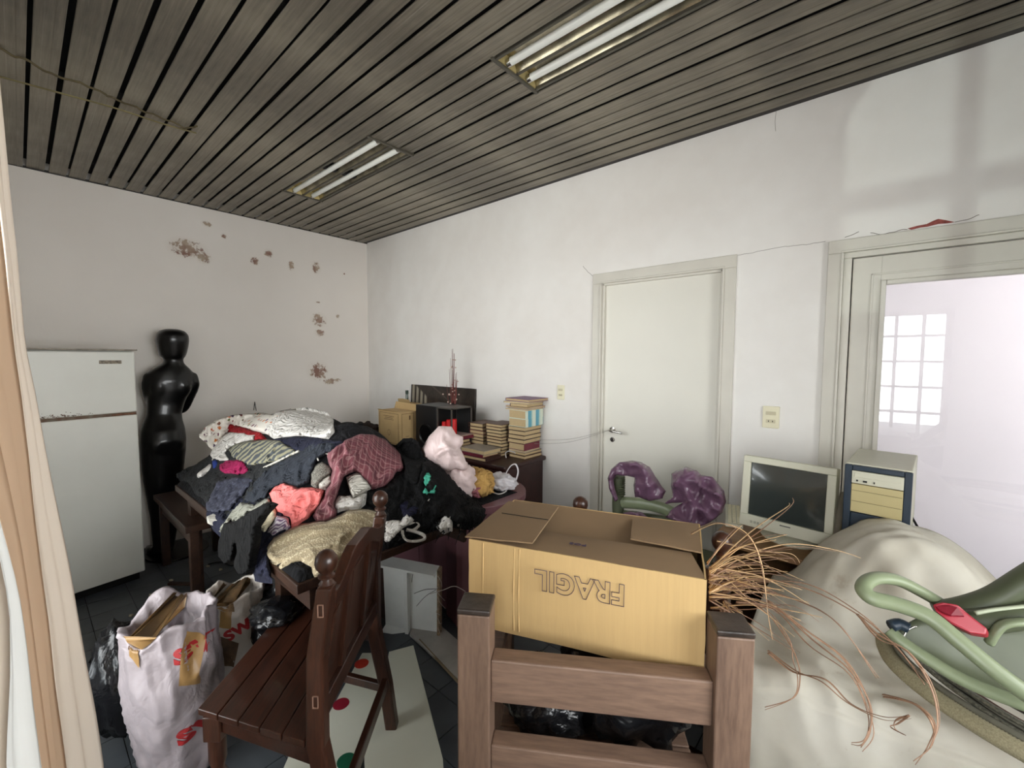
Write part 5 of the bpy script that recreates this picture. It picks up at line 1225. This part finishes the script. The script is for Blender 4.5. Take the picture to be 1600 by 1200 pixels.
# beach of piping and a hanger
for pts, r, mt, lab, nm, ct in (([(850, 522), (920, 490), (1000, 450), (1070, 418)], .006, M_offw, 'pale piping stripe along the slate trousers', 'piping', 'piping'),
                        ([(1190, 478), (1183, 455), (1195, 435), (1230, 432), (1270, 445), (1310, 460)], .0035, mk('white_hanger_wire', L(220, 218, 210), .4), 'white hook of a coat hanger at the plaid shirt collar', 'coat_hanger', 'hanger')):
    ps = spline([(lambda q, p2: CV3+Vector(ray(*p2))*((q+Vector((0, -.03, .15 if nm == 'coat_hanger' else .13))-CV3).dot(WV)))(hit_heap(*c1([p])[0]), c1([p])[0]) for p in pts], 6); cst = ps[0]
    o = MB().tube([p-cst for p in ps], r, 7).build(nm, mt, None, smooth=True); o.location = cst; tag(o, lab, ct)
# frayed fringe of the black coat
tb = MB()
for i in range(120):
    px, py = R_.uniform(655, 752), R_.uniform(765, 832); q = hit_heap(px, py); q = CV3+Vector(ray(px, py))*((q+Vector((.02, -.03, .075))-CV3).dot(WV)); d = Vector((R_.uniform(-.03, .04), R_.uniform(-.05, -.0), R_.uniform(-.05, .01)))
    tb.tube([q, q+d*.6+Vector((0, 0, .012)), q+d], [.004, .003, .001], 4)
tag(tb.build('fringe', fabric('pitch_black_cloth', L(10, 10, 11))), 'frayed black fringe along the black coat', 'fringe', kind='stuff')
# bags, mustard cloth and cable on the round desk end; cap
bg = thing('plastic_bag', 'pinkish translucent white plastic bag tied up at the right of the clothes heap', 'bag', (0, 0, 0))
pb = plane_hit((2.70, -1.10, .95), (.55, -.8, .25)); nb = Vector((.55, -.8, .25)).normalized()
o = G('sack', None, None, c2([(640, 560), (680, 490), (740, 425), (820, 425), (845, 470), (890, 490), (890, 530), (870, 560), (900, 620), (920, 680), (900, 700), (850, 690), (800, 705), (760, 690), (700, 650), (650, 620)]), M_bagpk, .0, .10, surf=pb, normal=nb, seed=34, folds=(12, .014), round_=.10, rough=.2); o.parent = bg
bag_lump((2.66, -1.02, .85), (.11, .09, .11), 40, 'white plastic lump behind the pinkish bag', M_bagpk, amp=.2)
bag_lump((2.72, -.96, .80), (.07, .06, .05), 41, 'dusky pink cloth crumpled between the pinkish bag and the mustard cloth', fabric('dusky_pink_cloth', L(156, 96, 104)), 'cloth', 'cloth', amp=.3)
bag_lump((2.52, -.78, .80), (.08, .06, .055), 42, 'pale blue plastic crumpled behind the mustard cloth', plastic_bag('pale_blue_film', L(178, 196, 198)), amp=.3)
o = bag_lump((2.70, -.92, .825), (.125, .085, .085), 43, 'mustard-yellow folded cloth on the rounded desk end', M_must, 'cloth', 'cloth', amp=.25, freq=2.2)
t = thing('plastic_bag', 'white plastic bag with a looped handle on the rounded desk end', 'bag', (2.72, -.74, .795))
lump((0, 0, 0), (.115, .085, .05), 44, 'sack', plastic_bag('thin_white_film', L(212, 208, 212)), t, amp=.3)
MB().tube(spline([(-.0, .04, .03), (.02, .07, .085), (.05, .085, .10), (.075, .08, .06), (.075, .06, .01)], 6), .006, 8, flat=(1, .5)).build('handle', MATS['thin_white_film'], t, smooth=True)
ps = spline([P(752, 768, 'z', .756), P(768, 769, 'z', .756), P(780, 772, 'z', .756), P(791, 767, 'z', .756), P(790, 761, 'z', .756), P(785, 758, 'z', .756)], 6); cst = ps[0]
o = MB().tube([p-cst for p in ps], .004, 7).build('cable', mk('white_cable', L(216, 210, 206), .5), None, smooth=True); o.location = cst; tag(o, 'white cable looping on the rounded desk end', 'cable')
ps = spline([P(791, 715, 'z', .806), P(790, 708, 'z', .83), P(795, 705, 'z', .85), P(804, 707, 'z', .84), P(806, 712, 'z', .81)], 6); cst = ps[0]
o = MB().tube([p-cst for p in ps], .004, 7).build('cable', MATS['white_cable'], None, smooth=True); o.location = cst; tag(o, 'short white cable loop at the sideboard edge below the tall stack', 'cable')
bag_lump((.86, -.55, .86), (.16, .12, .09), 45, 'dark brown felt hat left of the printed carton', M_brownc, 'hat', 'hat', amp=.22)
bag_lump((1.05, -.80, .86), (.30, .14, .13), 46, 'black cloth lying behind the heap, below the dark hat', M_blackc, 'cloth', 'cloth', amp=.2)
# hooks behind the sheet
b = MB(); a = P(398, 628, 'y', -1.2); b.tube([a+Vector((-.03, 0, -.08)), a, a+Vector((.03, 0, -.08))], .003, 6); tag(b.build('coat_hanger', M_black, None), 'thin dark hanger hook standing up behind the dotted sheet', 'hanger')

# purple-wrapped green chair by the closed door
t = thing('plastic_wrapped_chair', 'sage green office chair frame wrapped in purple plastic in front of the closed door', 'chair', (0, 0, 0))
cxp = lambda x, y, yy=-.32: P(x, y, 'y', yy)
MB().tube(spline([cxp(972, 850), cxp(966, 800), cxp(966, 770), cxp(968, 745)], 6), [.034]*18+[.03], 12).build('post', M_greend, t, smooth=True)
for i in range(9):
    q = cxp(969, 772-i*3.4); o = MB().lathe([(.024, -.006), (.031, 0), (.024, .006)], seg=14).build('bellows_ring', M_greend, t, smooth=True); o.location = q
MB().tube(spline([cxp(972, 785), cxp(990, 786), cxp(1015, 789), cxp(1040, 796), cxp(1056, 806)], 6), .034, 12, flat=(.7, 1)).build('armrest', M_green, t, smooth=True)
MB().tube(spline([cxp(975, 802), cxp(1000, 806), cxp(1030, 810), cxp(1052, 815)], 6), .02, 10).build('lower_bar', M_greend, t, smooth=True)
MB().lim(3.30, 3.85, -.52, -.18, .43, .50).build('seat', M_greend, t, bevel=.02)
MB().tube([(3.55, -.35, .43), (3.55, -.35, .06)], .03, 10).build('column', M_black, t)
for i in range(5): a = 2*PI*i/5; MB().tube([(3.55, -.35, .09), (3.55+.24*math.cos(a), -.35+.24*math.sin(a), .035)], [.03, .02], 8).build('base_arm', M_black, t)
c3 = lambda pts: q4(860, 640, pts)
pw = plane_hit((3.5, -.42, .8), (-.1, -1, .12)); nw = Vector((-.1, -1, .12)).normalized()
for i, (pl, th_) in enumerate((([(358, 430), (380, 375), (430, 330), (500, 318), (560, 332), (610, 360), (640, 420), (708, 512), (690, 560), (620, 572), (560, 552), (525, 548), (518, 470), (525, 428), (480, 412), (440, 412), (400, 412), (382, 440), (388, 500), (412, 560), (400, 575), (366, 490)], .025),
        ([(755, 400), (840, 358), (900, 380), (930, 410), (1000, 420), (1040, 470), (1075, 510), (1088, 580), (1065, 650), (1020, 690), (960, 720), (900, 745), (840, 740), (780, 705), (720, 672), (760, 620), (830, 580), (715, 588), (765, 545), (755, 480)], .04),
        ([(415, 655), (500, 635), (560, 645), (605, 680), (700, 690), (760, 720), (760, 745), (420, 720)], .03))):
    o = G('purple_wrap', None, None, c3(pl), M_bagp, .0, th_, surf=pw, normal=nw, seed=60+i, folds=(13, .030), ang=.9+i, round_=.03, rough=.3); o.parent = t
# raffia fibres ------------------------------------------------------------
t = thing('raffia_bundle', 'loose bundle of long straw-coloured raffia strips behind the box, at its right', 'raffia', (4.17, -1.42, .86))
M_raf = mk('raffia_strip', L(222, 184, 136), .6, var=.16, scale=12); M_raf2 = mk('dark_raffia_strip', L(158, 122, 96), .6, var=.2, scale=12)
def ribbon(pts, wd, mat, par):
    ps = spline(pts, 7); b = MB(); n_ = len(ps); R1 = []; 
    b.tube(ps, [wd*(1-.75*i/(n_-1)) for i in range(n_)], 5, flat=(1, .3)); b.build('strip', mat, par, smooth=True)
o0 = Vector((4.17, -1.42, .86)); rr = random.Random(21)
def rafpx(lst, wd=.0028, mat=None):           # px, py, plane y
    pts = [P(x, y, 'y', yy)-o0 for x, y, yy in lst]; ribbon(pts, wd, mat or M_raf, t)
main = [[(1110, 925, -1.45), (1180, 905, -1.42), (1260, 920, -1.42), (1340, 960, -1.46), (1400, 1010, -1.52), (1445, 1070, -1.58)],
        [(1110, 935, -1.45), (1190, 925, -1.42), (1250, 940, -1.42), (1310, 975, -1.46), (1370, 1060, -1.5)],
        [(1110, 905, -1.45), (1160, 870, -1.4), (1230, 850, -1.35), (1300, 858, -1.3), (1345, 872, -1.28)],
        [(1110, 900, -1.45), (1150, 860, -1.42), (1190, 845, -1.4), (1230, 835, -1.38)],
        [(1110, 890, -1.45), (1150, 850, -1.42), (1190, 818, -1.4), (1230, 792, -1.38), (1233, 786, -1.38)],
        [(1105, 880, -1.45), (1130, 850, -1.42), (1160, 820, -1.4)],
        [(1080, 835, -1.4), (1120, 818, -1.4), (1165, 832, -1.4), (1190, 880, -1.42), (1200, 960, -1.45), (1207, 1000, -1.48)],
        [(1110, 950, -1.45), (1170, 945, -1.42), (1240, 955, -1.42), (1285, 965, -1.42)],
        [(1110, 930, -1.45), (1160, 935, -1.43), (1200, 960, -1.43), (1230, 1000, -1.47), (1245, 1030, -1.5), (1250, 1060, -1.53), (1240, 1090, -1.56), (1195, 1105, -1.58)],
        [(1150, 940, -1.45), (1210, 950, -1.43), (1270, 1000, -1.48), (1330, 1050, -1.53), (1362, 1110, -1.56), (1350, 1160, -1.6), (1330, 1163, -1.6)],
        [(1200, 940, -1.45), (1260, 985, -1.48), (1320, 1030, -1.5), (1355, 1090, -1.54), (1360, 1140, -1.58), (1345, 1168, -1.6)],
        [(1340, 960, -1.46), (1370, 990, -1.5), (1420, 1020, -1.54), (1455, 1075, -1.58), (1465, 1130, -1.6), (1452, 1170, -1.62)],
        [(1380, 1085, -1.55), (1430, 1100, -1.58), (1460, 1130, -1.6), (1450, 1165, -1.6), (1430, 1195, -1.62)],
        [(1200, 1020, -1.5), (1240, 1050, -1.52), (1290, 1062, -1.54), (1330, 1100, -1.56), (1380, 1120, -1.58), (1420, 1118, -1.58)],
        [(1420, 1118, -1.58), (1400, 1125, -1.58), (1398, 1138, -1.58), (1412, 1148, -1.58)],
        [(1120, 845, -1.4), (1180, 860, -1.38), (1235, 865, -1.35), (1250, 880, -1.35)],
        [(1160, 960, -1.42), (1130, 940, -1.42), (1160, 985, -1.46), (1172, 1000, -1.48)]]
for l_ in main:
    rafpx(l_, .0040, M_raf if l_[-1][1] < 1020 else M_raf2)
    for _ in range(1):
        rafpx([(x+rr.uniform(-7, 7)*min(1, i*.5), y+rr.uniform(-7, 7)*min(1, i*.6)+rr.uniform(-4, 4), yy+rr.uniform(-.02, .02)) for i, (x, y, yy) in enumerate(l_)], .0030, M_raf2)
for i in range(62):
    a = rr.uniform(-.75, .55); ln = rr.uniform(.12, .40); sx = rr.uniform(-.03, .02); y0 = rr.uniform(-.05, .05)
    p0 = (1108, 912+rr.uniform(-26, 26)); e = (p0[0]+ln*400*math.cos(a), p0[1]+ln*330*math.sin(a)+ln*80); md = ((p0[0]+e[0])/2+rr.uniform(-8, 8), (p0[1]+e[1])/2-rr.uniform(4, 22))
    rafpx([(p0[0], p0[1], -1.45+y0), (md[0], md[1], -1.42+y0), (e[0], e[1], -1.42+y0*1.6)], rr.uniform(.0024, .0052), rr.choice((M_raf, M_raf, M_raf2)))
# tail of the bundle inside/behind the box
for i in range(18): ribbon([Vector((-.02, rr.uniform(-.03, .03), rr.uniform(-.03, .03))), Vector((-.02, rr.uniform(.0, .05), rr.uniform(-.08, .0))), Vector((rr.uniform(-.03, .03), rr.uniform(.03, .1), rr.uniform(-.14, -.06)))], .003, M_raf2, t)

# covered armchair ---------------------------------------------------------
def sof(x, y):
    z = .70*(1-ss(-1.235, -1.30, y)*0)
    z = .69+.02*math.sin(x*4)
    hx = (x-4.515)
    hump = .285*math.exp(-(abs(hx)/(.25 if hx < 0 else .275))**2.9)*(ss(-1.02, -.80, y))
    z += hump
    z -= .05*ss(4.3, 4.18, x)
    return z
t = thing('covered_armchair', 'armchair hidden under an off-white dust cloth at the lower right', 'armchair', (4.62, -.95, 0))
def dustcloth():
    n = NT('offwhite_dust_cloth'); a = n.ramp(n.noise(3.2, 5), [(.3, L(196, 189, 172)), (.65, L(220, 216, 204))])
    v = n.ramp(n.noise(11, 8, None, .75), [(.60, (0, 0, 0, 1)), (.66, (1, 1, 1, 1))]); n.color(n.mix(n.math('MULTIPLY', v, .25), a, L(160, 136, 106)))
    n.b.inputs['Roughness'].default_value = .9; n.bump(n.noise(420, 3), .15, .001); return n.m
M_dust = dustcloth()
NX, NY = 120, 90; g = []; xa, xb, ya, yb = 4.14, 5.50, -1.255, -.62
for i in range(NX+1):
    row = []; u = i/NX; x = lerp(xa, xb, u)
    # front hem to top edge to back
    prof = []
    for j in range(34): v = j/33; prof.append((ya-.035*(1-v)-.02*math.sin(v*PI), lerp(.02, .64+sof(x, ya+.05)-.69, v), 0))
    for j in range(8): a = j/7*PI/2; prof.append((ya+.045-.045*math.cos(a)+.0, .64+.05*math.sin(a), 1))
    for j in range(44): v = j/43; prof.append((lerp(ya+.05, yb, v), None, 2))
    for j in range(14): v = j/13; prof.append((yb+.02+.03*v, None, 3, v))
    for pr_ in prof:
        y = pr_[0]
        if pr_[2] == 0: z = pr_[1]
        elif pr_[2] == 1: z = pr_[1]+(sof(x, ya+.05)-.69)
        elif pr_[2] == 2: z = sof(x, y)
        else: z = lerp(sof(x, yb), .05, pr_[3])
        f1 = noise.noise(Vector((x*7, y*3, z*2.0)))*.022; f2 = (1-abs(noise.noise(Vector((x*10+y*8, y*5+3, z*3))))*2)*.014+(1-abs(noise.noise(Vector((x*9-y*14, y*4+z*5, 7))))*2.4)*.010*math.exp(-((x-4.42)/.16)**2)*(1 if y > -1.2 else .4)
        tt = ss(.30, .58, pr_[1]) if pr_[2] == 0 else 1; n0 = (0, lerp(-1, -.5, tt), .85*tt) if pr_[2] < 3 else (0, lerp(-.5, 1, min(1, pr_[3]*4)), .85*(1-min(1, pr_[3]*4)))
        row.append(Vector((x, y, z))+Vector(n0)*(f1+f2)-Vector((4.62, -.95, 0)))
    g.append(row)
# left end drops to the floor
first = g[0]; extra = []
for k in range(1, 12):
    v = k/11; extra.append([Vector((p.x-.012*math.sin(v*PI)-.01, p.y+.0, max(.02, p.z*(1-v)+.02*v)+0.0)) if True else p for p in first])
last = g[-1]; extra2 = [[Vector((p.x+.01, p.y, max(.02, p.z*(1-k/11)+.02*k/11))) for p in last] for k in range(1, 12)]
MB().grid(extra[::-1]+g+extra2).build('dust_cloth', M_dust, t, smooth=True)
MB().lim(-.30, .70, -.24, .24, .05, .60).build('seat_block', M_dgrey, t, bevel=.03)
# cloth roll edge near the rustic post
# green folding seat with tubes, red buckle, on the armchair
o1 = Vector((4.72, -1.18, .80)); t = thing('green_plastic_seat', 'sage green tubular plastic seat frame lying on the covered armchair', 'seat', o1)
Pz = lambda x, y, d: D(x, y, d)-o1
MB().tube(spline([Pz(1478, 948, 1.02), Pz(1440, 925, 1.02), Pz(1400, 906, 1.02), Pz(1365, 904, 1.01), Pz(1349, 918, .99), Pz(1362, 934, .97), Pz(1400, 944, .95), Pz(1450, 963, .92), Pz(1500, 1003, .88), Pz(1560, 1052, .84), Pz(1640, 1110, .80)], 7), .0165, 14, flat=(1, .8)).build('upper_tube', M_green, t, smooth=True)
MB().tube(spline([Pz(1390, 985, .97), Pz(1410, 1003, .95), Pz(1450, 1030, .92), Pz(1500, 1060, .89), Pz(1560, 1086, .86), Pz(1650, 1118, .82)], 7), .015, 12, flat=(1, .8)).build('lower_tube', M_green, t, smooth=True)
g = []
for u in range(13):
    row = []; a = [Pz(1400, 985, .99), Pz(1450, 960, .99), Pz(1520, 975, .97), Pz(1660, 960, .93)]; c = [Pz(1415, 1000, .97), Pz(1470, 1040, .93), Pz(1540, 1080, .89), Pz(1680, 1140, .85)]
    A_ = spline(a, 4); C2 = spline(c, 4)
    for v in range(9): p = A_[u].lerp(C2[u], v/8); row.append(p+Vector((0, 0, -.03*math.sin(PI*v/8))))
    g.append(row)
o = MB().grid(g).build('seat_shell', M_greend, t, smooth=True); m_ = o.modifiers.new('s', 'SOLIDIFY'); m_.thickness = .006
MB().tube(spline([Pz(1465, 958, 1.0), Pz(1510, 950, .98), Pz(1555, 935, .96), Pz(1600, 908, .94), Pz(1660, 870, .92)], 6), .030, 12, flat=(1, .8)).build('back_rail', M_greend, t, smooth=True)
MB().tube(spline([Pz(1515, 972, .95), Pz(1560, 968, .93), Pz(1640, 955, .91)], 6), .026, 12).build('side_rail', M_greend, t, smooth=True)
MB().tube(spline([Pz(1524, 958, .935), Pz(1560, 952, .925), Pz(1640, 944, .90)], 6), .0045, 8).build('light_trim', mk('pale_sage_trim', L(182, 190, 164), .4), t, smooth=True)
MB().tube(spline([Pz(1545, 1005, .91), Pz(1565, 978, .90), Pz(1600, 972, .89), Pz(1660, 975, .88)], 6), .014, 10, flat=(1, .6)).build('inner_tube', M_green, t, smooth=True)
# red buckle: a thick ring-like clip
bk = [Pz(1456, 944, .93), Pz(1472, 940, .93), Pz(1496, 944, .92), Pz(1512, 958, .91), Pz(1543, 982, .89), Pz(1541, 992, .885), Pz(1515, 988, .89), Pz(1485, 974, .905), Pz(1462, 955, .92)]
MB().prism(bk, Vector((.006, .02, -.016))).build('red_buckle', M_red, t, bevel=.004)
bk2 = [Pz(1462, 947, .925), Pz(1480, 944, .925), Pz(1496, 949, .915), Pz(1506, 962, .905), Pz(1486, 961, .905), Pz(1470, 955, .915)]
MB().prism(bk2, Vector((.001, .003, -.004))).build('buckle_recess', mk('dark_crimson', L(120, 14, 34), .5), t)
MB().tube(spline([Pz(1392, 978, .965), Pz(1405, 975, .965), Pz(1420, 982, .955)], 5), .012, 10).build('end_cap', M_navy, t, smooth=True)
MB().tube(spline([Pz(1412, 995, .955), Pz(1418, 985, .955), Pz(1432, 978, .95)], 5), .0025, 6).build('wire_clip', M_chrome, t, smooth=True)
# coiled cable and ribbed hose
c0 = Vector((4.98, -.98, .70))
def loop(name, mat, rad, r, dz, label, sq=1., seg=10, ph=0., rib=False, wob=.012):
    n_ = 96; pts = []; 
    for i in range(n_):
        a = 2*PI*i/n_; w_ = wob*noise.noise(Vector((math.cos(a)*2, math.sin(a)*2, ph*9)))
        pts.append(Vector(((rad+w_)*math.cos(a), (rad*sq+w_)*math.sin(a), dz+.01*math.sin(a*2+ph)+w_*.5)))
    return pts
t = thing('cable_coil', 'coil of braided steel cable and hoses lying on the covered armchair', 'cable coil', c0)
for k, (rad, r, dz, mt) in enumerate(((.448, .0065, .055, M_steel), (.461, .0060, .05, M_steel), (.434, .008, .062, mk('grey_hose', L(120, 118, 104), .6)), (.392, .007, .076, mk('dark_hose', L(66, 62, 54), .6)), (.474, .010, .038, MATS['grey_hose']), (.444, .0075, .038, MATS['dark_hose']), (.385, .006, .09, MATS['dark_hose']), (.42, .006, .064, mk('brown_hose', L(96, 66, 54), .6)))):
    MB().tube(loop('x', None, rad, r, dz, '', .745, ph=k*1.3), r, 8, closed=True).build('cable_turn', mt, t, smooth=True)
def ribmat():
    n = NT('ribbed_hose'); n.color(n.ramp(n.noise(300, 2), [(.3, L(150, 142, 114)), (.7, L(184, 176, 144))])); n.b.inputs['Roughness'].default_value = .6; return n.m
pts = loop('x', None, .495, .02, .026, '', .76, ph=5); P2 = []; 
def resample(pts, n_):
    out = []; m2 = len(pts)
    for i in range(n_): f = i/n_*m2; a = int(f); out.append(pts[a % m2].lerp(pts[(a+1) % m2], f-a))
    return out
pr_ = resample(pts, 900); MB().tube(pr_, [.0200 if i % 2 else .0182 for i in range(900)], 9, closed=True).build('ribbed_hose', ribmat(), t, smooth=True)

# curtain -------------------------------------------------------------------
M_peach = sheer_mat('peach_drape', L(214, 190, 164), .25); M_hem = sheer_mat('cream_drape_edge', L(222, 212, 200), .3); M_sheer = sheer_mat('white_sheer', L(230, 230, 228), .3)
def colfn(pxs, X):
    W_ = [P(x, y, 'x', X) for x, y in pxs]; zs = [p.z for p in W_][::-1]; ys = [p.y for p in W_][::-1]
    a, c = np.polyfit(zs, ys, 1)
    def f(z):
        if z <= zs[0]: return ys[0]+(z-zs[0])*.5*a
        if z >= zs[-1]: return ys[-1]+(z-zs[-1])*a*.5
        return float(np.interp(z, zs, ys))
    return f
e0 = colfn([(5, 200), (15, 300), (28, 400), (38, 540), (55, 620), (70, 700), (90, 800), (110, 900), (128, 1000), (145, 1100), (160, 1200)], 3.00)
e1 = colfn([(-16, 200), (-4, 300), (8, 400), (20, 540), (32, 620), (45, 720), (55, 830), (64, 900), (76, 980), (84, 1060), (100, 1200)], 3.08)
e2 = colfn([(-150, 200), (-130, 300), (-110, 400), (-80, 540), (-45, 650), (-16, 760), (6, 840), (26, 920), (38, 1000), (50, 1100), (64, 1200)], 3.40)
e3 = colfn([(-190, 200), (-110, 540), (-50, 760), (-4, 860), (12, 950), (13, 1050), (9, 1150), (8, 1200)], 3.46)
e4 = lambda z: e3(z)-.05-.0*z
def drape(xs, fs, mat, name, par, fold=.012, nf=3, phase=0):
    g = []; NZ = 60
    for i in range(len(xs)-1):
        for q in range(14 if i < len(xs)-2 else 15):
            u = q/14; row = []
            for j in range(NZ+1):
                z = lerp(.03, 2.72, j/NZ); x = lerp(xs[i], xs[i+1], u); y = lerp(fs[i](z), fs[i+1](z), u)
                y += -fold*(.5-.5*math.cos(2*PI*nf*u+phase))*math.sin(PI*u)+.004*noise.noise(Vector((u*6, z*2.5, i)))
                row.append((x, y, z))
            g.append(row)
    o = MB().grid(g).build(name, mat, par, smooth=True); m_ = o.modifiers.new('s', 'SOLIDIFY'); m_.thickness = .0015; return o
t = thing('curtain', 'peach drape with a cream edge at the left side of the photo', 'curtain', (0, 0, 0))
drape([3.0, 3.08], [e0, e1], M_hem, 'cream_edge', t, .012, 2); drape([3.08, 3.40], [e1, e2], M_peach, 'drape', t, .03, 3)
t = thing('curtain', 'white sheer curtain at the very left edge, beside the peach drape', 'curtain', (0, 0, 0))
drape([3.40, 3.46], [e2, e3], M_sheer, 'sheer', t, .01, 1); drape([3.46, 3.80], [e3, lambda z: -2.74], M_hem, 'gathered_edge', t, .03, 4)
# the rest of the drapery towards the far wall, bunched back against the window wall
t = thing('curtain_rod', 'curtain rod under the ceiling at the window wall', 'rod', (0, 0, 0))
MB().tube([(1.3, -2.76, 2.74), (4.0, -2.76, 2.74)], .012, 10).build('rod', M_lframe, t)
for x in (1.4, 3.9): MB().lim(x-.01, x+.01, -2.95, -2.755, 2.73, 2.75).build('bracket', M_lframe, t)
